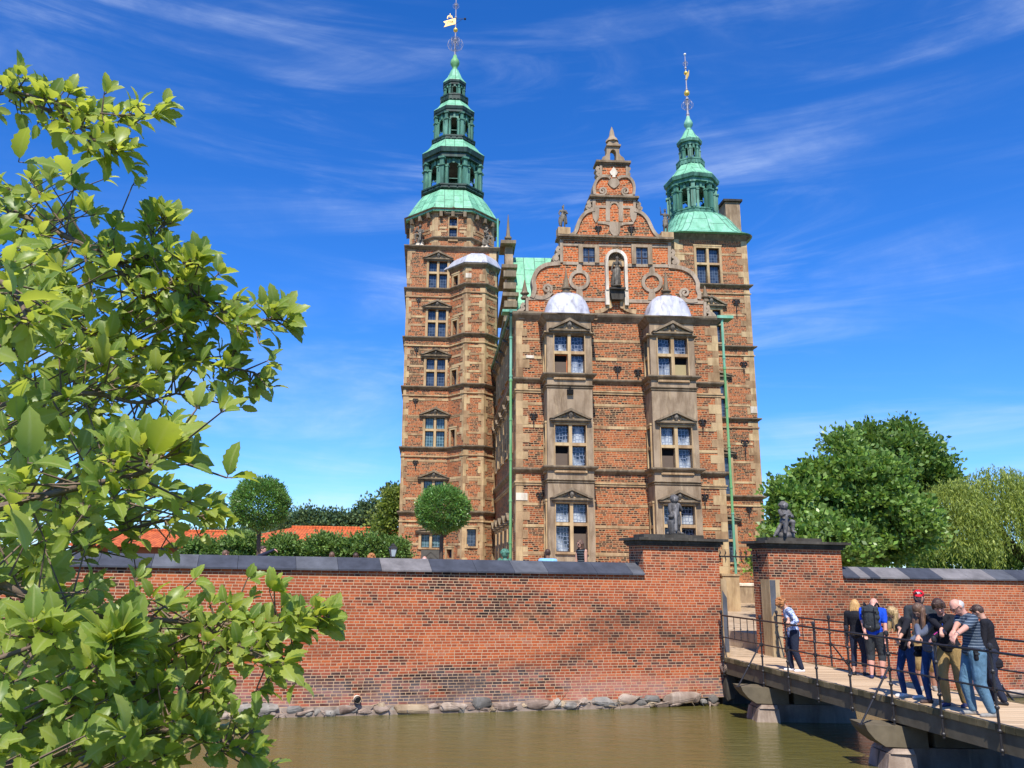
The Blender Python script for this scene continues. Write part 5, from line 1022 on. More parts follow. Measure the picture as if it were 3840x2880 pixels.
def person(name,label,pos,face,H,top,bottom,skin='skin',lean=0,bend=.0,hp=0,hy=0,hands=(None,None),sleeve='long',legs='long',hair=('short','hair_dark'),shoe=None,stride=.05,feet=None,slim=1.0,group=None,hip=None,twist=0,top_len=.50,crop=None,elbow=(None,None),knee=None,fingers=True,vox=.0105):
    pos=Vector(pos); f=Vector((face[0],face[1],0)).normalized(); rz=math.atan2(-f.x,f.y)
    root=thing(name,label,'person',pos,rz,group,world=False); Ri=Matrix.Rotation(-rz,3,'Z')
    loc=lambda w: Ri@(Vector(w)-pos)
    hc=Vector((0,-.0,.52)) if hip is None else Vector(hip)
    Lm=Matrix.Rotation(-lean,3,'X'); Tm=Matrix.Rotation(twist,3,'Z')
    up=lambda x,y,z: (hc+Lm@(Tm@Vector((x,y,z-.52))))
    Lm2=Matrix.Rotation(-(lean+bend),3,'X'); ch0=up(0,0,.68)
    up2=lambda x,y,z: ch0+Lm2@(Tm@Vector((x,y,z-.68)))
    s=slim; X=(Tm@Vector((1,0,0)))
    neck=up2(0,0,.83); hm=Lm2@Tm@Matrix.Rotation(hy,3,'Z')@Matrix.Rotation(-hp,3,'X'); hcn=neck+Vector(Lm2@Vector((0,.01,.035)))+hm@Vector((0,.012,.062))
    J={}; torso=[('e',up(0,.0,.545),(.088*s,.064*s,.065),Lm@Tm),(up(0,0,.56),.078*s,up(0,0,.63),.068*s,X,.78),(up(0,0,.63),.070*s,up2(0,.0,.75),.094*s,X,.66),('e',up2(0,-.002,.765),(.100*s,.062,.075),Lm2@Tm),(up2(-.085*s,0,.800),.034,up2(.085*s,0,.800),.034)]
    caps=list(torso); sl=[]; bt=[('e',hc+Vector((0,0,.02)),(.088*s,.068*s,.07),Lm@Tm)]; shoes=[]; sleeves=[]; armskin=[]
    for i,sg in enumerate((-1,1)):
        sh=up2(sg*.108*s,0,.803); tgt=hands[i]
        if tgt is None: tgt=sh+Vector((sg*.03,.04,-.325)); eh=elbow[i] or (sg*.3,-1,0)
        else: tgt=loc(tgt)/H; eh=elbow[i] or (sg*.8,-.5,-1)
        el,wr=ik(sh,tgt,.168,.150,eh); J[i]=(sh,el,wr)
        caps+=[(sh,.031,el,.0245),(el,.0245,wr,.0165)]
        sleeves.append((sh,.037,el,.031) if sleeve!='none' and sleeve!='short' else None)
        if sleeve=='long': sl+=[(sh,.037,el,.031),(el,.031,el.lerp(wr,.93),.0235)]
        elif sleeve=='short': sl+=[(sh,.037,sh.lerp(el,.78),.036)]
        elif sleeve=='three': sl+=[(sh,.036,el,.031),(el,.031,el.lerp(wr,.5),.027)]
        # hand
        d=(wr-el).normalized(); side=d.cross(Vector((0,0,1))); side=side.normalized() if side.length>.05 else Vector((1,0,0)); nrm=side.cross(d)
        if tgt is not None and hands[i] is not None: d2=(d*.5+Vector((0,.35,-.6))).normalized()
        else: d2=(d+Vector((0,.25,0))).normalized()
        pal=wr+d2*.042; caps.append((wr,.0165,pal,.022,side,.5))
        if fingers:
            side2=(side-d2*side.dot(d2)).normalized(); dn=d2.cross(side2)
            if dn.dot(Vector((0,-1,-.6)))<0: dn=-dn
            for k,(o,l) in enumerate(((-.016,.040),(-.0055,.046),(.0055,.043),(.016,.034))):
                b0=pal+side2*o+d2*.008; b1=b0+(d2*.85+dn*.35).normalized()*l*.5; b2=b1+(d2*.4+dn*.85).normalized()*l*.5
                caps+=[(b0,.0060,b1,.0056),(b1,.0056,b2,.0048)]
            t0=wr+d2*.018-side2*.017*sg; t1=t0+(d2*.6-side2*.7*sg+dn*.3).normalized()*.026; caps+=[(t0,.0075,t1,.0065),(t1,.0065,t1+(d2*.9+dn*.4).normalized()*.02,.0055)]
        # legs
        hj=hc+Vector((sg*.048*s,0,-.01)); ft=Vector((sg*.055,0,.0)) if feet is None else (loc(feet[i])/H)
        if feet is None: ft.y+= stride*(1 if i else -1)
        an=Vector((ft.x,ft.y-.015,ft.z+.045)); kn,an=ik(hj,an,.245,.232,knee[i] if knee else (sg*.12,1,0)); J['k%d'%i]=(hj,kn,an)
        caps+=[(hj,.052*s,kn,.033*s),(kn,.033*s,kn.lerp(an,.35),.034*s),(kn.lerp(an,.35),.034*s,an,.019)]; heel=an+Vector((0,-.018,-.027)); toe=an+Vector((sg*.012,.085,-.031)); caps+=[(heel,.016,toe,.015),(an,.019,heel,.017)]
        lw={'long':1.,'capri':.62,'knee':.22,'none':0}[legs]
        loose=1.0 if bottom[1]!='slim' else .86
        if legs!='none':
            bt+=[(hj,.062*s*loose,kn,.042*s*loose),(kn,.045*s*loose,kn.lerp(an,lw*.96),(.034 if legs=='long' else .045)*loose)]
        shoes+= [(heel+Vector((0,-.002,-.0)),.0205,toe+Vector((0,.004,0)),.0185),(an+Vector((0,.0,-.012)),.024,heel,.021)]
    face_c=[('e',hcn,(.0455,.056,.065),hm),('e',hcn+hm@Vector((0,.014,-.035)),(.033,.038,.033),hm),(neck-Vector((0,0,.02)),.033,hcn+hm@Vector((0,-.012,-.02)),.031),(hcn+hm@Vector((0,.050,.006)),.0055,hcn+hm@Vector((0,.062,-.012)),.0085)]
    face_c+=[('e',hcn+hm@Vector((sg*.047,-.004,-.004)),(.007,.012,.018),hm) for sg in(-1,1)]+[('e',hcn+hm@Vector((0,.048,-.033)),(.017,.009,.006),hm),('e',hcn+hm@Vector((0,.046,.016)),(.032,.009,.006),hm)]
    caps+=face_c
    sc=lambda cs: [(('e',Vector(c[1])*H,tuple(r*H for r in c[2]),c[3]) if c[0]=='e' else (Vector(c[0])*H,c[1]*H,Vector(c[2])*H,c[3]*H)+tuple(c[4:])) for c in cs]
    body=spart(sc(caps),'body',skin,root,vox,2)
    # eyes and lips
    b=MB()
    for sg in(-1,1): b.ball((hcn+hm@Vector((sg*.019,.0495,.004)))*H,.0058*H,8)
    part(b,'eyes','eye',body,True); b=MB(); b.capsule((hcn+hm@Vector((-.012,.0545,-.033)))*H,.0032*H,(hcn+hm@Vector((.012,.0545,-.033)))*H,.0032*H); part(b,'lips','lip',body,True)
    # clothes
    if top:
        inf=[]
        for c in torso: inf.append(('e',c[1],tuple(r+.010 for r in c[2]),c[3]) if c[0]=='e' else (c[0],c[1]+.010,c[2],c[3]+.010)+tuple(c[4:]))
        inf+=[('e',up(0,0,top_len+.045),(.098*s,.078*s,.062),Lm@Tm),('e',up(0,0,top_len+.012),(.094*s,.076*s,.03),Lm@Tm)]; inf+=sl
        spart(sc(inf),'shirt',top,root,.011,3)
    if bottom: spart(sc(bt),'trousers',bottom[0],root,.011,3)
    if shoe: spart(sc(shoes),'shoes',shoe,root,.009,2)
    hk,hmname=hair[:2]; q=lambda x,y,z: hcn+hm@Vector((x,y,z)); hc_=[]
    if hk in('short','curly'):
        hc_=[('e',q(0,-.010,.014),(.052,.060,.062),hm)]
    if hk=='short': hc_+=[('e',q(0,.036,.046),(.040,.022,.018),hm)]
    if hk=='fringe': hc_=[('e',q(0,-.010,.018),(.054,.064,.062),hm),('e',q(.0,.040,.038),(.046,.024,.020),hm),('e',q(-.03,.038,.028),(.024,.02,.02),hm)]+[(q(x,.045,.055),.012,q(x-.012,.062,.012+.012*(k%2)),.006) for k,x in enumerate((-.036,-.022,-.008,.006,.02,.034))]+[(q(sx_*.046,.0,.03),.014,q(sx_*.052,.012,-.012),.007) for sx_ in(-1,1)]
    if hk=='curly':
        rr=random.Random(4)
        for _ in range(46):
            a=rr.uniform(0,6.28); e=rr.uniform(-.7,1.5); p=Vector((math.cos(a)*math.cos(e)*.068,-.012+math.sin(a)*math.cos(e)*.070,.008+math.sin(e)*.066))
            if p.y>.035 and p.z<.03: continue
            hc_.append(('e',q(*p),(.018,.018,.018),hm))
    if hk=='crown':
        hc_=[('e',q(0,-.014,-.004),(.0485,.055,.042),hm)]
    if hk in('long','longfwd'):
        dn=Vector((0,0,-1)); base=[]; hc_=[('e',q(0,-.010,.014),(.053,.062,.062),hm)]
        fw=.05 if hk=='longfwd' else -.045
        rr=random.Random(int(H*1000))
        for k in range(15):
            a=math.pi*(k/14)*1.1-.05*math.pi; p0=q(.047*math.cos(a)*(1),-.052*math.sin(a)*.85-.004,.0); l=hair[2] if len(hair)>2 else .17
            swing=Vector((rr.uniform(-.02,.02),fw*rr.uniform(.3,1.1) if abs(math.cos(a))>.4 else -.02,0)); p1=p0+dn*l*.5+swing*.6; p2=p0+dn*l*rr.uniform(.85,1.1)+swing; hc_+=[(p0,.021,p1,.018),(p1,.018,p2,.006)]
    if hc_: spart(sc(hc_),'hair',hmname,root,.0085,1)
    root['_w']=0
    J.update(root=root,hcn=hcn,hm=hm,up=up,up2=up2,H=H,body=body,Ri=Ri,pos=pos,rz=rz,neck=neck); return J
def on_rail(y,f=nx,dx=-.06,z=1.05): return (f(y)+dx,y,DZ+z)
M['f_blueprint']=fabric('blue_print_cloth',(.10,.17,.36),pattern=(16,(.62,.66,.75))); M['f_navy']=fabric('navy_cloth',(.022,.028,.05)); M['f_black']=fabric('black_cloth',(.016,.016,.02))
M['f_blue']=fabric('royal_blue_cloth',(.012,.07,.52)); M['f_charcoal']=fabric('charcoal_cloth',(.04,.045,.05)); M['f_jeans']=fabric('dark_denim',(.02,.05,.14),var=.6); M['f_paleJeans']=fabric('washed_denim',(.10,.19,.27),var=.6)
M['f_grey']=fabric('grey_blue_knit',(.10,.115,.16)); M['f_khaki']=fabric('khaki_cloth',(.30,.20,.08)); M['f_polo']=fabric('striped_polo_cloth',(.04,.06,.09),stripe=(22,.22,(.20,.24,.28))); M['f_red']=fabric('red_cap_cloth',(.62,.015,.03),var=.1)
M['f_lightblue']=fabric('light_blue_cloth',(.22,.46,.75)); M['f_check']=fabric('checked_cloth',(.012,.016,.02),stripe=(14,.12,(.2,.23,.24))); M['shoe_white']=plain('shoe_white',(.75,.72,.70),.5); M['shoe_navy']=plain('shoe_navy',(.03,.035,.10),.6); M['shoe_black']=plain('shoe_black',(.02,.02,.022),.5); M['shoe_grey']=plain('shoe_grey',(.25,.24,.22),.6,.3,0,.6,30); M['shoe_brown']=plain('shoe_brown',(.07,.045,.04),.6)
P=lambda x,y: tuple(atz(x,y,DZ))
# curly-haired woman by the near rail close to the gate
p1=person('person','woman with curly ginger hair in blue patterned blouse standing alone on the bridge',P(2985,2518),(-.86,.12),1.70,'f_blueprint',('f_navy','n'),lean=rad(6),bend=rad(12),hp=rad(32),hands=(tuple(at(2952,2350,19.5)),tuple(at(2962,2340,19.3))),sleeve='three',hair=('curly','hair_ginger'),shoe='shoe_white',slim=1.10,top_len=.45)
# backpack couple at the far rail
p2=person('person','blonde woman in black top and navy trousers looking over the far railing',P(3225,2532),(.62,.72),1.66,'f_black',('f_navy','slim'),hp=rad(22),hair=('long','hair_blond',.15),legs='capri',shoe='shoe_black',slim=.98,stride=.04)
p3=person('person','bald man in royal blue polo shirt wearing a backpack, back turned',P(3292,2545),(.62,.78),1.79,'f_blue',('f_charcoal','n'),skin='skin_pink',lean=rad(5),bend=rad(8),hp=rad(38),hy=rad(-6),sleeve='short',legs='knee',hair=('none',''),shoe='shoe_navy',slim=1.14,stride=.02,top_len=.53,hands=(tuple(at(3246,2392,18.5)),tuple(at(3322,2398,18.45))),elbow=((-1,-.3,0),(1,-.3,0)))
# leaning group on the near rail
p4=person('person','blond girl in black off-shoulder top leaning over the near railing',P(3418,2616),(-.93,-.2),1.72,'f_black',('f_jeans','slim'),lean=rad(4),bend=rad(12),hp=rad(42),hands=(tuple(at(3372,2396,15.45)),tuple(at(3398,2392,15.25))),hair=('longfwd','hair_darkblond',.20),sleeve='three',shoe='shoe_white',slim=.95,top_len=.50)
p5=person('person','girl with long brown hair in grey sweater and dark jeans leaning on railing',P(3516,2640),(-.93,-.3),1.80,'f_grey',('f_jeans','slim'),lean=rad(3),bend=rad(11),hp=rad(34),hands=(tuple(at(3418,2400,15.1)),tuple(at(3446,2400,14.9))),hair=('longfwd','hair_brown',.22),shoe='shoe_brown',slim=.98)
p6=person('person','bearded man in a red baseball cap standing behind the leaning group',P(3482,2590),(-.5,-.87),1.93,'f_charcoal',('f_khaki','n'),hp=rad(8),hair=('short','hair_dark'),shoe='shoe_grey',legs='knee',sleeve='short',slim=1.08)
p7=person('person','boy with fringe in a black hoodie and beige trousers leaning on railing',P(3585,2650),(-.80,-.60),1.88,'f_black',('f_khaki','n'),skin='skin_pink',lean=rad(12),bend=rad(10),hp=rad(4),hy=rad(26),hands=(tuple(at(3488,2400,14.62)),tuple(at(3560,2384,14.2))),hair=('fringe','hair_dark'),shoe='shoe_navy',slim=1.05)
p8=person('person','older man with white hair in striped polo shirt and faded jeans',P(3680,2685),(-.97,.12),1.92,'f_polo',('f_paleJeans','n'),skin='skin_pink',lean=rad(1),bend=rad(11),hp=rad(30),hy=rad(8),hands=(tuple(at(3585,2380,13.6)),tuple(at(3572,2376,13.8))),sleeve='short',hair=('crown','hair_grey'),shoe='shoe_grey',slim=1.16,elbow=((-.2,-.4,-1),(.2,-.4,-1)))
p9=person('person','dark-haired person in black jacket half hidden behind the older man',P(3742,2640),(-.6,.5),1.74,'f_black',('f_navy','n'),lean=rad(5),hp=rad(28),hair=('short','hair_dark'),shoe='shoe_black',slim=1.05,top_len=.36)
def wpt(J,v): return J['pos']+Matrix.Rotation(J['rz'],3,'Z')@(Vector(v)*J['H'])
# cap and beard
J=p6; H=J['H']; q=lambda x,y,z:(J['hcn']+J['hm']@Vector((x,y,z)))
sce=lambda cs:[('e',Vector(c[1])*H,tuple(r*H for r in c[2]),c[3]) if c[0]=='e' else (Vector(c[0])*H,c[1]*H,Vector(c[2])*H,c[3]*H)+tuple(c[4:]) for c in cs]
cap=spart(sce([('e',q(0,-.004,.034),(.053,.062,.044),J['hm']),('e',q(0,.072,.024),(.038,.038,.006),J['hm'])]),'baseball_cap','f_red',J['root'],.008,1)
b=MB(); c0=q(0,.060,.048)*H
hmw=J['hm']
for pts in ([(-.014,-.012),(-.014,.012),(.004,-.012),(.004,.012)],[(-.004,.014),(.006,-.002),(.016,.014)],[(.006,-.002),(.006,-.016)]):
    b.tube([(q(x,.0590-abs(x)*.25-z*.25,.052+z*.8)*H) for x,z in pts],.0032*H,5)
part(b,'cap_monogram','shoe_white',cap)
spart(sce([('e',q(0,.036,-.048),(.030,.022,.022),J['hm']),('e',q(0,.052,-.020),(.018,.008,.005),J['hm'])]+[(q(s*.042,.01,-.01),.010,q(s*.026,.036,-.045),.014) for s in(-1,1)]),'beard','hair_dark',J['root'],.008,1)
# sunglasses of the curly woman, old man's glasses and watch
J=p1; H=J['H']; b=MB(); q=lambda x,y,z:(J['hcn']+J['hm']@Vector((x,y,z)))
for s in(-1,1): b.capsule(q(s*.012,.055,.004)*H,.008*H,q(s*.028,.050,.004)*H,.008*H); b.tube([q(s*.034,.045,.006)*H,q(s*.047,.0,.008)*H],.003*H,5)
part(b,'sunglasses','eye',J['root'])
J=p8; H=J['H']; b=MB(); q=lambda x,y,z:(J['hcn']+J['hm']@Vector((x,y,z)))
for s in(-1,1): b.tube([q(s*.03,.052,.006)*H,q(s*.048,.02,.008)*H,q(s*.049,-.01,.006)*H],.0022*H,5); b.tube([q(s*.02+.011*math.cos(a),.058,.004+.011*math.sin(a))*H for a in [k*math.pi/5 for k in range(11)]],.0015*H,4)
part(b,'glasses','eye',J['root']); 
el,wr=J[0][1],J[0][2]; b=MB(); c=el.lerp(wr,.92)*H; d=(wr-el).normalized(); b.tube([c-d*.012,c+d*.012],.036,12); part(b,'wristwatch','slate_light',J['root'])
# belongings (things of their own)
J=p3; c=wpt(J,J['up2'](0,-.115,.70)); bp=thing('backpack','dark grey roll-top backpack on the back of the man in blue','backpack',c,J['rz'],world=False)
q=lambda x,y,z:Vector((x,y,z))
spart([('e',q(0,0,-.02),(.165,.10,.30),Matrix.Identity(3)),(q(-.11,0,-.20),.075,q(.11,0,-.20),.075),(q(-.12,0,.18),.055,q(.12,0,.18),.055),(q(-.11,0,0),.08,q(.11,0,0),.08),(q(-.10,-.0,.1),.085,q(.10,0,.1),.085)],'bag','f_charcoal',bp,.012,2)
b=MB()
for s in(-1,1): b.tube([q(s*.11,-.02,.24),q(s*.13,.10,.30),q(s*.13,.24,.24),q(s*.15,.27,.05),q(s*.13,.12,-.15)],.018,6); b.tube([q(s*.10,-.1,.2),q(s*.11,-.115,-.2)],.009,5)
b.tube([q(-.14,-.09,.12),q(.14,-.09,.12)],.010,5); part(b,'strap','f_black',bp)
b=MB(); b.ball(q(0,-.105,-.20),.016,8); part(b,'bag_emblem','slate_light',bp)
J=p1; c=wpt(J,(.10,.03,.48)); hb_=thing('handbag','small black handbag hanging at the curly-haired woman\'s hip','handbag',c,J['rz'],world=False)
spart([(q(0,-.07,-.1),.05,q(0,.07,-.1),.05),(q(0,-.06,.02),.04,q(0,.06,.02),.04)],'bag','f_black',hb_,.012,1)
top=J['Ri']@(wpt(J,J['up2'](-.07,.02,.84))-c); b=MB(); b.tube([q(0,.07,.04),q(-.02,.12,.3),top,q(-.05,-.14,.3),q(0,-.07,.04)],.006,5); part(b,'strap','f_black',hb_)
J=p5; c=wpt(J,(.13,.02,.50)); hb_=thing('handbag','black shoulder bag with tassel beside the girl with long brown hair','handbag',c,J['rz'],world=False)
spart([(q(0,-.09,-.08),.05,q(0,.09,-.08),.05),(q(0,-.08,.02),.045,q(0,.08,.02),.045)],'bag','f_black',hb_,.012,1); b=MB(); b.tube([q(.05,0,0),q(.06,0,-.12)],[.006,.012],6); part(b,'tassel','slate_light',hb_)
J=p8; c=wpt(J,(-.10,.03,.50)); hb_=thing('belt_pouch','small black camera pouch on the belt of the older man','pouch',c,J['rz'],world=False)
spart([(q(0,0,-.05),.045,q(0,0,.05),.045)],'bag','f_black',hb_,.012,1); b=MB(); b.box(q(-.045,0,.03),(.01,.07,.03)); part(b,'flap','f_charcoal',hb_)
J=p7; H=J['H']; b=MB()
for i,(mt,x) in enumerate((('f_blue',-.035),('f_red',.035))):
    b=MB(); zc_=.755; b.tube([J['up2'](x-.014,.082,zc_+.03)*H,J['up2'](x-.014,.086,zc_)*H,J['up2'](x,.087,zc_-.012)*H,J['up2'](x+.014,.086,zc_)*H,J['up2'](x+.014,.082,zc_+.03)*H],.0075,6); part(b,'hoodie_print',mt,J['root'])
el,wr=J[0][1],J[0][2]; b=MB(); M['magenta']=plain('magenta_print',(.6,.03,.3),.6)
for k in range(6): c=el.lerp(wr,.3+.1*k)*H; b.ball(c+Vector((0,.045,.02)),.012,6)
part(b,'sleeve_print','magenta',J['root'])
# ---- people on the terrace behind the wall
def back(x,y,D,H,label,topm,hair,skin='skin',face=(0,1),**k):
    w=at(x,y,D); z=w.z-H
    return person('person',label,(w.x,w.y,z),face,H,topm,('f_navy','n'),skin=skin,hair=hair,shoe='shoe_black',fingers=k.pop('fingers',False),**k)
back(2054,2058,24.5,1.75,'dark-haired man in light blue shirt seen from behind above the wall coping','f_lightblue',('short','hair_dark'),'skin_dark',slim=1.15)
pw=back(2180,2023,24.3,1.68,'young woman in checked sleeveless top and sunglasses by the castle window','f_check',('long','hair_brown',.17),'skin',face=(-.75,-.5),sleeve='none',hp=rad(10),slim=.95)
J=pw; H=J['H']; b=MB(); q2=lambda x,y,z:(J['hcn']+J['hm']@Vector((x,y,z)))
for s in(-1,1): b.capsule(q2(s*.012,.055,.006)*H,.009*H,q2(s*.028,.050,.006)*H,.009*H)
part(b,'sunglasses','eye',J['root'])
w=at(984,2046,24); wh=at(1040,2056,23.8)
back(984,2046,24,1.5,'boy in dark jacket pointing with outstretched arm under the topiary tree','f_navy',('short','hair_dark'),'skin_pink',face=(.8,-.2),hands=((w.x+.2,w.y-.15,wh.z-.35),(wh.x,wh.y,wh.z)),fingers=True)
back(1245,2069,26,1.7,'brown-haired head just showing over the coping before the clipped trees','f_black',('short','hair_brown'))
back(1335,2072,26,1.7,'dark-haired head just above the slate coping between two other heads','f_charcoal',('short','hair_dark'))
back(1393,2076,26,1.65,'ginger-haired head just above the slate coping beside the lantern','f_black',('curly','hair_ginger'))
back(815,2055,23.5,1.62,'person in black bending behind the coping beside the tree leaves','f_black',('short','hair_brown'),'skin_pink',face=(.7,.6),lean=rad(20))
back(1592,2084,25,1.7,'fair-haired head barely showing above the coping in front of the tower door','f_charcoal',('crown','hair_grey'),'skin_pink')
# ---- statues
def stat(name,label,pos,face,H,mat,build,plinth=None,vox=.012,group=None,fat=1.0):
    f=Vector((face[0],face[1],0)).normalized(); rz=math.atan2(-f.x,f.y); t=thing(name,label,'statue',pos,rz,group,world=False)
    caps=build(); caps=[('e',c[1],tuple(r*fat for r in c[2]),c[3]) if c[0]=='e' else (c[0],c[1]*fat,c[2],c[3]*fat)+tuple(c[4:]) for c in caps]; sc=[(('e',Vector(c[1])*H,tuple(r*H for r in c[2]),c[3] or Matrix.Identity(3)) if c[0]=='e' else (Vector(c[0])*H,c[1]*H,Vector(c[2])*H,c[3]*H)+tuple(c[4:])) for c in caps]
    spart(sc,'figure',mat,t,vox,1)
    if plinth: plinth(t)
    return t
I3=Matrix.Identity(3)
def putto_stand():
    c=[('e',(0,0,.86),(.085,.09,.095),None),('e',(0,.0,.64),(.105,.085,.13),None),('e',(0,.01,.50),(.11,.09,.10),None),((0,0,.76),.05,(0,0,.70),.06),((-.06,0,.45),.075,(-.07,.03,.25),.055),((-.07,.03,.25),.052,(-.06,-.01,.07),.036),((.06,0,.45),.075,(.09,.06,.26),.055),((.09,.06,.26),.05,(.07,.03,.07),.036)]
    c+=[((-.06,-.01,.04),.034,(-.07,.09,.03),.028),((.07,.03,.04),.034,(.09,.12,.03),.028),((-.11,0,.72),.048,(-.15,.05,.60),.038),((-.15,.05,.60),.036,(-.03,.12,.74),.026),((.11,0,.72),.048,(.16,.06,.58),.038),((.16,.06,.58),.035,(.17,.14,.47),.028)]
    rr=random.Random(2)
    for _ in range(22): a=rr.uniform(0,6.3); e=rr.uniform(.0,1.5); c.append(('e',(.09*math.cos(a)*math.cos(e),-.01+.09*math.sin(a)*math.cos(e),.875+.085*math.sin(e)),(.03,.03,.028),None))
    # animal and drapery at the side
    c+=[((.17,.10,0.02),.055,(.19,.12,.30),.07),((.17,.12,.30),.07,(.15,.14,.44),.05),('e',(.20,.17,.42),(.06,.07,.05),None),((-.03,.12,.72),.03,(.04,.10,.40),.045),((.04,.10,.40),.045,(.07,.12,.1),.05),((-.1,-.05,.02),.06,(-.04,-.07,.42),.05),(( -.2,.0,.015),.03,(.24,.05,.015),.03,None,1)]
    return [x if x[0]=='e' or len(x)<=4 or x[4] is not None else x[:4] for x in c]
def putto_sit():
    c=[('e',(0,0,.86),(.095,.10,.105),None),('e',(0,.0,.62),(.12,.09,.14),None),('e',(0,.01,.46),(.13,.11,.10),None),((0,0,.76),.05,(0,0,.70),.07),((-.07,.02,.43),.075,(-.09,.22,.42),.06),((-.09,.22,.42),.055,(-.08,.20,.20),.04),((-.08,.20,.17),.036,(-.08,.30,.15),.03),((.07,.02,.43),.075,(.12,.20,.38),.06),((.12,.2,.38),.055,(.20,.24,.16),.042),((.2,.24,.15),.036,(.26,.32,.12),.03)]
    c+=[((-.13,0,.72),.05,(-.16,.12,.57),.042),((-.16,.12,.57),.038,(.08,.24,.60),.032),((.13,0,.72),.05,(.18,.12,.60),.042),((.18,.12,.6),.038,(.12,.24,.64),.032)]
    c+=[((.11,.26,.68),.03,(.22,.27,.10),.05,(1,0,0),.6),((.0,.26,.61),.018,(.2,.26,.63),.018),('e',(-.02,-.05,.20),(.17,.17,.17),None),((-.14,.05,.08),.09,(.2,.1,.06),.09),((.22,.1,.35),.04,(.42,.15,.10),.045),((.42,.15,.1),.04,(.5,.16,.03),.02)]
    rr=random.Random(5)
    for _ in range(26): a=rr.uniform(0,6.3); e=rr.uniform(-.1,1.5); c.append(('e',(.10*math.cos(a)*math.cos(e),-.01+.10*math.sin(a)*math.cos(e),.875+.095*math.sin(e)),(.032,.032,.03),None))
    return c
def classical(kind):
    def f():
        c=[('e',(0,.0,.935),(.042,.05,.06),None),((0,0,.88),.03,(0,0,.83),.035),('e',(0,0,.76),(.098,.06,.085),None),('e',(0,0,.63),(.08,.058,.08),None),('e',(0,0,.55),(.092,.07,.075),None),((-.05,0,.53),.06,(-.055,.03,.29),.04),((-.055,.03,.29),.042,(-.06,-.01,.05),.024),((.05,0,.53),.06,(.07,.05,.30),.04),((.07,.05,.3),.042,(.075,.0,.05),.024),((-.06,-.01,.03),.022,(-.07,.08,.02),.02),((.075,0,.03),.022,(.09,.09,.02),.02),('e',(0,0,.015),(.16,.12,.025),None)]
        if kind=='soldier': c+=[((-.11,0,.80),.035,(-.17,.04,.66),.03),((-.17,.04,.66),.028,(-.02,.1,.74),.022),((.11,0,.8),.035,(.17,.02,.66),.03),((.17,.02,.66),.028,(.14,.1,.54),.022),('e',(.14,.08,.30),(.075,.03,.22),None),((0,.12,.70),.014,(0,.14,.98),.02),((-.09,-.04,.78),.05,(-.13,-.05,.30),.06),('e',(0,-.01,.985),(.045,.05,.03),None),((0,0,.56),.095,(0,0,.44),.105,(1,0,0),.8)]
        if kind=='queen': c+=[((-.11,0,.80),.033,(-.18,-.02,.67),.03),((-.18,-.02,.67),.027,(-.09,.04,.57),.022),((.11,0,.8),.033,(.19,.06,.74),.028),((.19,.06,.74),.026,(.21,.12,.88),.02),((.21,.12,.84),.012,(.24,.14,1.02),.012),((0,0,.56),.085,(0,0,.36),.12,(1,0,0),.8),('e',(0,-.01,.975),(.042,.045,.02),None)]+[((.035*math.cos(k),.04*math.sin(k),.985),.01,(.045*math.cos(k),.05*math.sin(k),1.03),.006) for k in range(7)]
        if kind=='venus': c+=[((-.10,0,.80),.032,(-.13,.05,.66),.026),((-.13,.05,.66),.025,(-.05,.08,.80),.02),((.10,0,.8),.032,(.15,.02,.66),.028),((.15,.02,.66),.025,(.17,.06,.50),.02),((.08,.04,.52),.06,(.16,.02,.05),.06),((-.02,.05,.55),.05,(.02,.06,.05),.06),('e',(0,-.03,.955),(.05,.05,.05),None)]
        if kind in('sitL','sitR'):
            s=-1 if kind=='sitL' else 1
            c=[('e',(0,.02,.90),(.065,.075,.085),None),((0,0,.82),.04,(0,0,.76),.05),('e',(0,0,.66),(.13,.085,.12),None),('e',(0,0,.50),(.12,.10,.10),None),((-.06,.02,.46),.08,(-.10,.28,.44),.06),((-.10,.28,.44),.058,(-.10,.26,.16),.035),((.06,.02,.46),.08,(.12,.26,.42),.06),((.12,.26,.42),.058,(.14,.20,.14),.035),((-.1,.26,.13),.03,(-.1,.36,.11),.025),((.14,.2,.12),.03,(.15,.3,.1),.025),((-.14,0,.72),.045,(-.20,.1,.56),.038),((-.2,.1,.56),.035,(-.1,.26,.50),.028),((.14,0,.72),.045,(.2,.12,.60),.038),((.2,.12,.6),.035,(.08,.16,.80),.028),('e',(0,-.04,.22),(.16,.17,.24),None),((-.12,0,.06),.09,(.14,.05,.06),.09)]
        return c
    return f
def plinth_box(sz,mat='dark_stone',dy=0):
    def f(t): b=MB(); b.box((0,dy,-sz[2]/2+.02),sz); part(b,'plinth',mat,t)
    return f
zpu=zcap
w=WF.P(WF.uz(2533,1990,-.35)[0],0,-.35); zs_=WF.uz(2533,1985,-.35)[1]; stat('statue','weathered lead putto standing with animal on the pier left of the gate',(w.x,w.y,zcap+.02),(.25,-1),1.10,'statue_lead',putto_stand,plinth_box((.44,.36,.10)),.011,None,1.22)
w=WF.P(WF.uz(2945,1990,-.35)[0],0,-.35); stat('statue','weathered lead putto seated with sword on the pier right of the gate',(w.x,w.y,zcap+.0),(.30,-1),1.05,'statue_lead',putto_sit,plinth_box((.46,.36,.16)),.011,None,1.15)
def onF(x,y,d,H): u,z=F.uz(x,y,d); return F.P(u,z,d)
for (x,yb,yt),kd,lb,ds in (((2112,860,772),'soldier','stone soldier statue with shield on the left shoulder of the gable',-.2),((2497,878,786),'queen','stone crowned woman statue raising a sceptre on the right shoulder of the gable',-.2)):
    p=onF(x,yb,ds,0); H=F.uz(x,yt,ds)[1]-p.z; stat('statue',lb,p,(.1,-1),H,'statue_stone',classical(kd),plinth_box((.62,.5,.36),'sandstone'),.014)
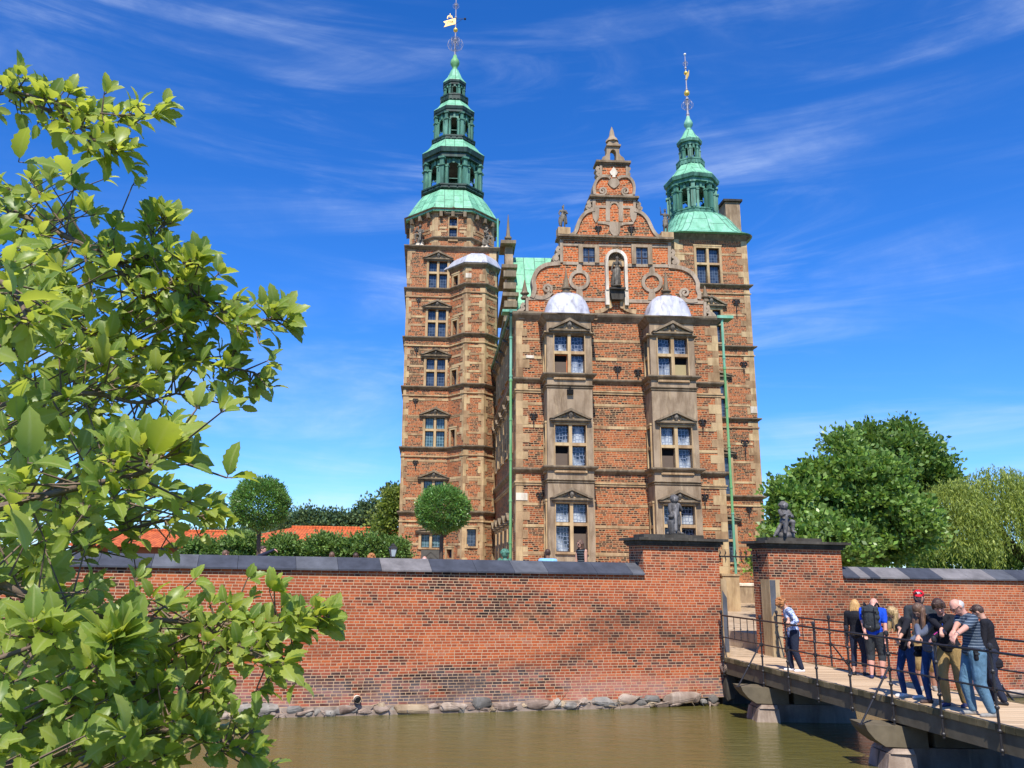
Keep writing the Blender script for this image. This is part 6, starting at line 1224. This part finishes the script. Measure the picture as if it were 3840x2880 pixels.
p=F.P(nc,nz0+.13,.42); H=nz1+.12-nz0-.13; stat('statue','draped stone woman statue in the white shell niche of the gable',p,(-.3,-1),H,'statue_stone',classical('venus'),None,.012)
for x,yb,yt,kd,lb,fc in ((1574,930,842,'sitL','seated stone figure on the left corner of the great tower ledge',(-.3,-1)),(1822,935,850,'sitR','seated stone figure on the right corner of the great tower ledge',(.8,-.6))):
    u,z=T.uz(x,yb,-.55); p=T.P(u,zT+.55,-.55); H=T.uz(x,yt,-.55)[1]-p.z
    def pl_(t): b=MB(); b.lathe((0,0,-.30),[(.75,0),(.7,.05),(.3,.30),(.3,.36)],4,rot=math.pi/4); part(b,'plinth','pale_stone',t)
    stat('statue',lb,p,fc,H,'statue_stone',classical(kd),pl_,.014)
p=at(1893,2088,30); stat('statue','small green patinated bronze figure at the foot of the downpipe',(p.x,p.y,TZ+1.0),(-.4,-1),p.z+.15-TZ-1.0+.15,'copper_mid',putto_sit,plinth_box((.6,.6,1.0)),.02)
# ============================================================ PLANTS AND BACKGROUND
def leaf_mat(name, stops, rough=.45, trans=.35, spec=.4, back=1.5, tcol=(.30,.42,.04)):
    m=NM(name); isl=m.island(); v=m.coord('Object'); n=m.noise(v,.9,3,.6)
    c=m.ramp(m.math('ADD',m.math('MULTIPLY',isl,.75),m.math('MULTIPLY',n,.3)),stops)
    bf=m.n('ShaderNodeNewGeometry').outputs['Backfacing']; c2=m.mix(bf,c,m.mix(.55,c,(.17,.24,.07)))
    
    if name=='leaf_front':
        at_=m.n('ShaderNodeAttribute'); at_.attribute_name='rib'; c2=m.mix(m.mr(at_.outputs['Fac'],.80,.97,0,.75),c2,(.42,.48,.16)); wv=m.noise(m.coord('Object'),55,2,.6); c2=m.mix(m.mr(wv,.62,.72,0,.35),c2,(.20,.16,.03))
    m.base(c2,rough,spec); tr=m.n('ShaderNodeBsdfTranslucent'); m.set(tr,'Color',m.mix(.55,c,tcol)); ad=m.n('ShaderNodeMixShader'); m.set(ad,0,trans); m.l(m.b.outputs[0],ad.inputs[1]); m.l(tr.outputs[0],ad.inputs[2]); m.l(ad.outputs[0],m.out.inputs[0])
    return m.m
M['leaf_front']=leaf_mat('leaf_front',[(.05,(.035,.10,.012)),(.20,(.11,.23,.02)),(.40,(.28,.40,.035)),(.62,(.46,.55,.06)),(.92,(.66,.68,.12))],.38,.5,.38,tcol=(.68,.70,.08))
M['leaf_topiary']=leaf_mat('leaf_topiary',[(.15,(.035,.10,.02)),(.5,(.09,.24,.04)),(.9,(.2,.4,.08))],.32,.25,.5)
M['leaf_hedge']=leaf_mat('leaf_hedge',[(.15,(0.040,0.096,0.019)),(.5,(0.096,0.192,0.035)),(.9,(0.208,0.320,0.064))],.5,.25)
M['leaf_tree']=leaf_mat('leaf_tree',[(.10,(.04,.10,.02)),(.4,(.12,.25,.04)),(.75,(.24,.40,.07)),(1,(.45,.56,.18))],.36,.35)
M['leaf_chestnut']=leaf_mat('leaf_chestnut',[(.15,(0.041,0.101,0.019)),(.5,(0.095,0.203,0.034)),(.9,(0.176,0.297,0.047))],.5,.3)
M['leaf_willow']=leaf_mat('leaf_willow',[(.15,(.13,.18,.025)),(.5,(.28,.35,.05)),(.9,(.45,.5,.10))],.5,.4,tcol=(.5,.55,.08))
M['leaf_yellow']=leaf_mat('leaf_yellow',[(.15,(0.072,0.120,0.018)),(.5,(0.192,0.240,0.036)),(.9,(0.336,0.384,0.072))],.5,.35)
M['needles']=leaf_mat('needles',[(.15,(0.019,0.046,0.029)),(.5,(0.039,0.085,0.046)),(.9,(0.078,0.143,0.065))],.6,.1)
M['bark']=plain('bark',(.10,.07,.05),.9,.2,0,.4,8,.5); M['twig']=plain('twig_bark',(.17,.12,.085),.8,.2,0,.4,20,.3)
def serrated(n=11,w=.30,fold=.10,curl=.14,ser=.05):
    V=[];F=[]
    for k in range(n+1):
        t=k/n; z=-curl*(t-.35)**2*1.6+.02; V.append((t,0,z))
    for s in(-1,1):
        for k in range(n+1):
            t=k/n; ww=w*(math.sin(math.pi*min(t**.85,1))**.72 if 0<t<1 else 0)*(1+(ser if k%2 else -ser)*2); V.append((t+(.02 if k%2 else 0)*(t<.95),s*ww,-curl*(t-.35)**2*1.6+.02+fold*ww/w*.9))
    for s in(0,1):
        o=(n+1)*(1+s)
        for k in range(n): q=(k,k+1,o+k+1,o+k); F.append(q if s==1 else q[::-1])
    return V,F
SV,SF=serrated(11,.255,.09,.22); RIB=[1.0 if abs(v[1])<1e-9 and 0<v[0]<.97 else 0.0 for v in SV]; SV2,SF2=serrated(5,.31,.10,.12,0.0)
# ---- the bush in the foreground, left
bush=thing('hawthorn_tree','leafy green tree with serrated glossy leaves filling the left foreground','tree',(-3.6,2.4,1.4))
r_=random.Random(11); dsp=3840/2212
def dp(x,y,D): return at(x*dsp,y*dsp,D)
limbs=[([(-90,230,2.3),(20,200,2.2),(120,222,2.15),(220,245,2.1),(330,250,2.05)],1,.028),([(20,200,2.2),(90,232,2.2),(150,262,2.15),(205,300,2.1),(250,325,2.1)],1,.026),
 ([(-90,420,2.6),(60,470,2.4),(160,520,2.3),(240,560,2.3),(300,640,2.3),(380,650,2.3),(430,645,2.3)],1,.07),([(240,560,2.3),(300,560,2.3),(345,500,2.3),(352,480,2.3)],1,.03),([(330,645,2.3),(385,600,2.25),(420,565,2.2)],1,.035),
 ([(300,640,2.4),(420,640,2.35),(500,680,2.3),(560,690,2.3),(610,690,2.3)],1,.04),([(-90,700,2.5),(100,700,2.4),(250,735,2.4),(380,765,2.4),(480,790,2.4),(550,805,2.4)],1,.055),
 ([(-90,900,2.3),(80,860,2.2),(200,850,2.2),(300,870,2.3),(380,850,2.4)],1,.07),([(-90,1120,1.9),(60,1080,1.8),(180,1050,1.7),(310,1020,1.6),(350,985,1.6)],1,.06),
 ([(-90,1260,2.5),(60,1230,2.5),(200,1170,2.5),(330,1130,2.5),(450,1110,2.5)],1,.06),([(-90,1220,1.9),(80,1295,2.0),(190,1325,2.1),(300,1335,2.2),(420,1345,2.3),(540,1350,2.3),(620,1360,2.3)],1,.06),
 ([(420,1345,2.3),(470,1390,2.25),(540,1410,2.2),(600,1430,2.2)],1,.05),([(540,1350,2.3),(610,1350,2.3),(690,1335,2.3)],1,.03),([(-90,1560,2.2),(100,1520,2.2),(260,1480,2.3),(380,1470,2.3),(440,1490,2.3)],1,.07),
 ([(-90,1680,2.0),(150,1620,2.1),(330,1580,2.2),(450,1590,2.2),(520,1620,2.2)],1,.055),([(-90,560,1.7),(20,620,1.6),(60,690,1.55)],1,.05),([(-60,1440,1.6),(60,1400,1.6),(110,1370,1.55)],1,.04),([(200,1450,1.5),(235,1400,1.5),(245,1390,1.5)],1,.01)]
ros=[]                                       # rosettes: position, direction, number, size
for pts,w_,spread in limbs:
    P3=[dp(*p) for p in pts]; sm=[Vector(q) for q in cat([tuple(p) for p in P3],5)]
    b=MB(); n=len(sm); r0=.011 if spread>.04 else .006; b.tube(sm,[r0*(1-.75*i/n) for i in range(n)],6); part(b,'branch','twig',bush,True)
    for i,p in enumerate(sm):
        if i==0: continue
        t=i/n; d=(sm[i]-sm[i-1]).normalized(); k=3 if spread>=.055 else 2
        for _ in range(k):
            off=Vector((r_.gauss(0,1),r_.gauss(0,1),r_.gauss(0,1)))*spread*(1.15-.4*t); ros.append((p,p+off,d+off.normalized()*.8+Vector((0,0,.35)),r_.randint(3,5),r_.uniform(.042,.066)))
    ros.append((sm[-1],sm[-1]+d*.01,d,6,.072))
zones=[(70,470,130,95,22,2.1,3.2),(150,640,190,110,40,2.0,3.2),(60,800,160,160,40,1.9,3.2),(230,800,150,90,26,2.2,3.0),(120,960,200,110,46,1.8,3.2),(60,1130,170,100,44,2.0,3.2),(280,1100,140,60,20,2.3,3.0),(60,1300,130,110,26,2.0,3.0),(90,1480,190,110,60,1.9,3.0),(280,1560,190,100,52,2.1,2.9),(100,1620,200,60,44,1.8,2.8),(420,1400,110,55,16,2.2,2.6),(40,640,90,120,16,1.6,2.1),(360,690,110,45,14,2.2,2.6)]
for cx,cy,rx,ry,n,d0,d1 in zones:
    for _ in range(n):
        a=r_.uniform(0,6.283); q=math.sqrt(r_.random()); D=r_.uniform(d0,d1); p=dp(cx+rx*q*math.cos(a),cy+ry*q*math.sin(a),D); back_=p+Vector((-.10,.02,-.05))
        ros.append((back_,p,Vector((r_.gauss(.4,.6),r_.gauss(-.3,.6),r_.gauss(.4,.5))),r_.randint(4,6),r_.uniform(.055,.085)))
for x,y,D,s,dx,dz in ((30,650,1.4,.09,.5,.3),(330,985,1.55,.105,.8,.7),(350,985,1.6,.10,.9,.2),(40,350,1.5,.075,.6,.5),(150,380,1.9,.08,.5,.8),(60,1000,1.4,.085,.7,.3),(20,1090,1.5,.08,.5,-.2),(245,1385,1.5,.085,.7,.6),(230,1390,1.5,.085,-.3,.9),(240,1400,1.5,.08,.4,-.2),(640,1470,2.2,.075,.3,-.9),(380,1440,2.0,.075,.2,-.7),(100,1420,1.6,.08,.5,.6)):
    p=dp(x,y,D); ros.append((p,p,Vector((dx,-.25,dz)),2,s))
pos=[];dirs=[];sz=[];spin=[];tw=MB()
for base_,p,d,n,s in ros:
    d=Vector(d).normalized(); a0=r_.uniform(0,6.28)
    if (base_-p).length>.02: tw.tube([base_,p],[.003,.0018],4)
    u=d.orthogonal().normalized(); v=d.cross(u)
    for k in range(n):
        a=a0+2*math.pi*k/n+r_.uniform(-.3,.3); el=r_.uniform(.35,1.15); ld=(d*math.cos(el)+(u*math.cos(a)+v*math.sin(a))*math.sin(el)+Vector((0,0,.1))).normalized()
        pos.append(p+ld*.008); dirs.append(ld); sz.append(s*r_.uniform(.7,1.15)); tw.tube([p,p+ld*.01],.0012,3)
pos=np.array([tuple(p) for p in pos]); dirs=np.array([tuple(p) for p in dirs]); sz=np.array(sz)
# leaf faces lean towards the light
d_,s_,n_=rot_frames(dirs,np.zeros(len(pos))); L3=np.array([.35,-.55,.8]); spin=np.arctan2(-(s_@L3),(n_@L3))+rng.normal(0,.6,len(pos))
put('foliage',leaf_cloud('foliage',pos,dirs,sz,M['leaf_front'],SV,SF,spin,RIB),bush)
part(tw,'twigs','twig',bush); b=MB(); b.tube([(-3.6,2.4,1.2),(-3.5,2.6,2.6),(-3.2,2.7,3.6),(-3.0,2.8,5.0)],[.14,.11,.09,.06],10)
for z in (2.6,3.2,3.8,4.4): b.tube([(-3.3,2.65,z-.3),(-2.6,2.5,z),(-2.0,2.3,z+.05)],[.05,.03,.012],6)
part(b,'trunk','bark',bush,True)
# ---- generic crowns
def crown(ells,n,clump=(.35,.8),leaf=.12,up=.3,surf=.72,flat=1.0):
    """ells: (centre, radii). returns leaf positions and directions arranged in clumps"""
    w=np.array([e[1][0]*e[1][2] for e in ells]); w/=w.sum(); nc=max(8,n//70); P_=[];D_=[]
    for _ in range(nc):
        e=ells[rng.choice(len(ells),p=w)]; v=rng.normal(size=3); v/=np.linalg.norm(v); v[1]=-abs(v[1]) if rng.random()<.6 else v[1]
        rr=rng.uniform(surf,1.0) if rng.random()<.85 else rng.uniform(.2,surf); c=np.array(e[0])+v*np.array(e[1])*rr; cr=rng.uniform(*clump)
        k=int(n/nc); q=rng.normal(size=(k,3)); q/=np.linalg.norm(q,axis=1,keepdims=True); q[:,2]=np.abs(q[:,2])*(rng.random(k)<.72)*1.0+q[:,2]*(0.28)
        P_.append(c+q*cr*rng.uniform(.25,1.15,(k,1))*np.array([1,1,.75*flat])); D_.append(q+np.array([0,0,up])+v*.3+rng.normal(0,.7,q.shape))
    return np.concatenate(P_),np.concatenate(D_)
def px_ell(x,y,rx,ry,D,dd=1.0):
    c=at(x,y,D); ex=at(x+rx,y,D)-c; ez=at(x,y-ry,D)-c; return (tuple(c),(ex.length,ex.length*dd,ez.length))
def tree(name,label,cat_,ells,n,mat,leaf,clump,group=None,trunk=None,surf=.72,spread=None,tv=TV,up=.3):
    base=trunk[0] if trunk else (ells[0][0][0],ells[0][0][1],TZ); t=thing(name,label,cat_,base,0,group)
    p,d=crown(ells,n,clump,leaf,up,surf); s=rng.uniform(.7,1.25,len(p))*leaf
    put('crown',leaf_cloud('crown',p,d,s,M[mat],tv,TF),t)
    b=MB()
    if trunk: tp_=Vector(trunk[1]); b.tube([Vector(trunk[0]),Vector(trunk[0]).lerp(tp_,.5)+Vector((.03,0,0)),tp_],[trunk[2],trunk[2]*.8,trunk[2]*.6],8)
    else:
        c=Vector(ells[0][0]); r0=ells[0][1][0]*.09; b.tube([base,Vector(base).lerp(c,.6),c],[r0,r0*.8,r0*.5],8); tp_=c
    for e in ells: 
        for k in range(4): a=k*1.6+e[0][0]; q=Vector(e[0])+Vector((math.cos(a)*e[1][0],math.sin(a)*e[1][1],e[1][2]*.3))*.6; b.tube([tp_+Vector((0,0,-.3)),tp_.lerp(q,.5)+Vector((0,0,.2)),q],[.05,.035,.012],5)
    part(b,'trunk','bark',t,True); return t
# topiary balls
for x,y,rx,ry,D,xt,lb in ((976,1892,105,98,30,970,'clipped ball-shaped bay tree on a stem standing free against the sky'),(1660,1913,98,88,31,1655,'clipped ball-shaped bay tree on a stem in front of the castle tower')):
    c,rd=px_ell(x,y,rx,ry,D); t=thing('topiary_tree',lb,'tree',(at(xt,2090,D).x,D,LZ),0,'clipped ball trees on the terrace'); n=16000
    q=rng.normal(size=(n,3)); q/=np.linalg.norm(q,axis=1,keepdims=True); th=np.arctan2(q[:,1],q[:,0]); lump=1+.05*np.sin(5*th+3*q[:,2]*4)+.03*np.sin(9*q[:,2]+2*th)
    sq=np.where(q[:,2:3]<-.55,.93,1.0); p=np.array(c)+q*np.array(rd)*lump[:,None]*np.where(rng.random((n,1))<.06,rng.uniform(1.0,1.07,(n,1)),rng.uniform(.72,1.0,(n,1)))*np.concatenate([np.ones((n,2)),sq],1)
    d=q+rng.normal(0,.55,(n,3))+np.array([0,0,.35]); put('crown',leaf_cloud('crown',p,d,rng.uniform(.09,.15,n),M['leaf_topiary'],[(0,0,0),(.5,.17,.05),(1,0,0),(.5,-.17,.05)],TF),t)
    b=MB(); cc_=Vector(c); b.tube([(at(xt,2090,D).x,D,LZ),(at(xt,2050,D).x,D,at(xt,2050,D).z),cc_-Vector((0,0,rd[2]*.6))],[.085,.075,.07],8)
    for k in range(6): a=k*1.05; b.tube([cc_-Vector((0,0,rd[2]*1.05)),cc_+Vector((math.cos(a)*rd[0]*.6,math.sin(a)*rd[0]*.6,-rd[2]*.45))],[.03,.012],5)
    part(b,'trunk','bark',t,True)
# row of clipped round trees behind the terrace
for i,(x,y,rx,ry) in enumerate([(770,2060,85,60),(908,2050,82,66),(1065,2060,84,66),(1216,2052,88,66),(1365,2056,92,66),(1475,2065,60,66)]):
    e=px_ell(x,y+12,rx*.88,ry-10,41); tree('clipped_tree',['round clipped tree mostly behind the foreground leaves','round clipped tree left of the free-standing topiary stem','round clipped tree right of the free-standing topiary stem','broadest round clipped tree in the middle of the row','round clipped tree before the yellow-green tree','round clipped tree at the end of the row against the tower'][i],'tree',[e],5200,'leaf_hedge',.16,(.22,.5),'row of round clipped trees',trunk=((e[0][0],41,TZ),(e[0][0],41,e[0][2]),.09),surf=.75)
# far trees
for i,(els,lb) in enumerate([([(1095,1975,48,30)],'small dark pine just right of the topiary ball'),([(1158,1955,42,32),(1158,1975,60,25)],'pointed dark pine above the middle of the tiled roof'),([(1234,1965,30,28),(1200,1985,40,20)],'narrow dark pine between two lower pines on the skyline'),([(1290,1975,40,24)],'low dark pine left of the tall pine group'),([(1397,1905,42,30),(1385,1950,65,45),(1340,1960,35,40)],'tall spreading dark pine left of the castle tower'),([(1480,1870,30,30),(1470,1930,40,50)],'dark pine showing just beside the tower edge')]):
    tree('pine_tree',lb,'tree',[px_ell(*e,88) for e in els],4200,'needles',.36,(.7,1.5),'dark pines on the skyline',surf=.6)
tree('garden_tree','yellow-green tree beside the left edge of the castle tower','tree',[px_ell(1445,1950,50,45,56),px_ell(1480,1900,45,60,56),px_ell(1440,2010,50,45,56)],4200,'leaf_yellow',.24,(.4,.9))
b=MB()                                      # low distant band of trees
p,d=crown([px_ell(x,2014,140,10,120) for x in range(-200,1500,160)],9000,(1.0,2.2),.5); o=put('distant_trees',leaf_cloud('distant_trees',p,d,rng.uniform(.35,.7,len(p)),M['needles'],TV,TF)); o['kind']='stuff'
# right-hand trees
tree('apple_tree','dark green leafy tree close behind the right gate pier','tree',[px_ell(3230,1850,170,150,32),px_ell(3070,1880,110,150,32),px_ell(2965,1940,95,110,31.5),px_ell(3330,1980,160,140,32),px_ell(3080,2040,190,100,31),px_ell(3160,1700,55,80,32),px_ell(3015,1760,35,60,32),px_ell(2930,1860,30,50,31.5)],40000,'leaf_tree',.21,(.2,.75),surf=.6,trunk=((at(3150,2100,32).x,32.5,TZ),tuple(at(3150,1950,32)),.16))
tree('chestnut_tree','tall rounded bright green tree rising behind the dark leafy tree','tree',[px_ell(3330,1725,150,90,46),px_ell(3460,1790,110,85,46),px_ell(3190,1680,50,50,46),px_ell(3540,1850,50,40,46),px_ell(3385,1640,45,40,46),px_ell(3260,1650,50,40,46),px_ell(3460,1690,45,35,46)],24000,'leaf_chestnut',.27,(.4,.95),surf=.65)
# willow
wt=thing('willow_tree','pale green weeping willow with hanging branches at the right edge','tree',(at(3850,2000,38).x,38,TZ)); P_=[];D_=[];S_=[]
wc=[px_ell(3575,1940,130,165,37),px_ell(3740,1915,150,190,37.5),px_ell(3920,1930,160,205,38),px_ell(4100,1960,160,180,38.5)]
for _ in range(3000):
    e=wc[rng.integers(4)]; v=rng.normal(size=3); v/=np.linalg.norm(v); v[2]=abs(v[2])*.9; v[1]=-abs(v[1]) if rng.random()<.75 else v[1]
    q=np.array(e[0])+v*np.array(e[1])*rng.uniform(.7,1.03); l=rng.uniform(.8,3.0); k=int(l/.085); t=np.linspace(0,1,k)[:,None]; sw=rng.normal(0,.12,3)*np.array([1,1,0]); outw=v*np.array([.35,.35,0])
    pts=q+np.array([0,0,1])*(.18*np.sin(t*2.2)-l*t**1.3)+outw*np.sin(t*1.5)+sw*t*l*.5; P_.append(pts+rng.normal(0,.03,pts.shape)); D_.append(np.array([[0,0,-1.]])+rng.normal(0,.45,pts.shape)); S_.append(rng.uniform(.13,.24,k))
put('crown',leaf_cloud('crown',np.concatenate(P_),np.concatenate(D_),np.concatenate(S_),M['leaf_willow'],[(0,0,0),(.5,.11,.02),(1,0,0),(.5,-.11,.02)],TF),wt)
b=MB(); x0=at(3850,2000,38).x; b.tube([(x0,38,TZ),(x0+.2,38,TZ+2.2),(x0,38,TZ+4)],[.4,.33,.2],8)
for k in range(7): a=k*.9; b.tube([(x0+.1,38,TZ+2.2),(x0+2*math.cos(a),38+1.5*math.sin(a),TZ+4),(x0+3.6*math.cos(a),38+2.5*math.sin(a),TZ+5.0)],[.15,.09,.03],6)
part(b,'trunk','bark',wt,True)
p,d=crown([px_ell(x,2065,150,75,42) for x in (2950,3200,3450,3700,3950,4200)]+[px_ell(x,2130,150,60,41) for x in (2950,3200,3450,3700,3950,4200)],36000,(.4,.9),.2,surf=.3); o=put('undergrowth',leaf_cloud('undergrowth',p,d,rng.uniform(.14,.26,len(p)),M['leaf_tree'],TV,TF)); o['kind']='stuff'
for x,y in ((2880,1985),(2870,2010)):
    pass
# ---- long tiled buildings
m=NM('clay_tiles'); uv=m.coord('UV'); br=m.n('ShaderNodeTexBrick'); m.l(uv,br.inputs['Vector']); br.offset=0
for k,v in (('Scale',1),('Mortar Size',.03),('Mortar Smooth',1),('Brick Width',.24),('Row Height',.34)): br.inputs[k].default_value=v
br.inputs['Color1'].default_value=(.40,.085,.028,1); br.inputs['Color2'].default_value=(.62,.15,.045,1); br.inputs['Mortar'].default_value=(.14,.03,.015,1)
M['tiles']=m.base(br.outputs['Color'],.8,.2); M['ochre_wall']=plain('painted_wall',(.50,.12,.045),.9,.2,0,.12,1)
def house(name,label,D,x0,x1,yr,ye,depth,wins,hipL=True):
    a,c=at(x0,ye,D),at(x1,ye,D); ze=a.z; zr_=at((x0+x1)/2,yr,D+depth/2).z; h=thing(name,label,'building',((a.x+c.x)/2,D+depth/2,TZ))
    b=MB(); b.box(((a.x+c.x)/2,D+depth/2,(TZ+ze)/2),(c.x-a.x-.4,depth-.4,ze-TZ)); part(b,'wall','ochre_wall',h)
    hp_=depth*.45 if hipL else 0; b=MB(); b.add([(a.x,D-.3,ze-.1),(c.x,D-.3,ze-.1),(c.x,D+depth+.3,ze-.1),(a.x,D+depth+.3,ze-.1),(a.x+hp_,D+depth/2,zr_),(c.x,D+depth/2,zr_)],[(0,1,5,4),(2,3,4,5),(0,4,3),(1,2,5),(3,2,1,0)]); part(b,'roof','tiles',h)
    b=MB(); b.tube([(a.x+hp_,D+depth/2,zr_+.04),(c.x,D+depth/2,zr_+.04)],.13,6); part(b,'ridge_tiles','tiles',h)
    for wx,wy0,wy1,ww in wins:
        p0,p1=at(wx,wy1,D+.2),at(wx+ww,wy0,D+.2); b=MB(); b.box(((p0.x+p1.x)/2,D+.17,(p0.z+p1.z)/2),(p1.x-p0.x,.08,p1.z-p0.z)); w_=part(b,'window','white',h)
        for i in range(3):
            for j in range(3):
                gx=p0.x+(p1.x-p0.x)*(i+.5)/3; gz=p0.z+(p1.z-p0.z)*(j+.5)/3; b=MB(); b.box((gx,D+.11,gz),((p1.x-p0.x)/3*.68,.06,(p1.z-p0.z)/3*.72)); part(b,'pane','glass_dark',w_)
    return h
house('barracks_building','long low building with orange tiled roof behind the clipped trees',62,815,1640,1981,2030,10,[])
house('barracks_building','red-walled low building with tiled roof and white window at far left',52,250,795,1992,2040,9,[(405,2048,2078,34),(600,2050,2078,32),(300,2050,2078,32)],False)
# lantern
p=at(1473,2087,29); zt=at(1473,2040,29).z; lh=zt-p.z; ln=thing('street_lamp','old-fashioned glass lantern on a post beside the castle tower','lamp',(p.x,29,LZ))
b=MB(); b.tube([(p.x,29,LZ),(p.x,29,p.z)],.035,8); part(b,'post','iron_dark',ln); b=MB(); b.lathe((p.x,29,p.z),[(.09,0),(.16,lh*.62)],4,rot=math.pi/4+.3); m=NM('lantern_glass'); M['lantern_glass']=m.base((.35,.42,.45),.15,.5); part(b,'glass','lantern_glass',ln)
b=MB(); b.lathe((p.x,29,p.z),[(.19,lh*.62),(.20,lh*.66),(.10,lh*.85),(.11,lh*.88),(.02,lh*1.05)],4,rot=math.pi/4+.3)
for k in range(4): a=math.pi/2*k+math.pi/4+.3; b.tube([(p.x+.092*math.cos(a),29+.092*math.sin(a),p.z),(p.x+.165*math.cos(a),29+.165*math.sin(a),p.z+lh*.63)],.012,5)
b.box((p.x,29,p.z-.01),(.16,.16,.03)); part(b,'frame','iron_dark',ln)
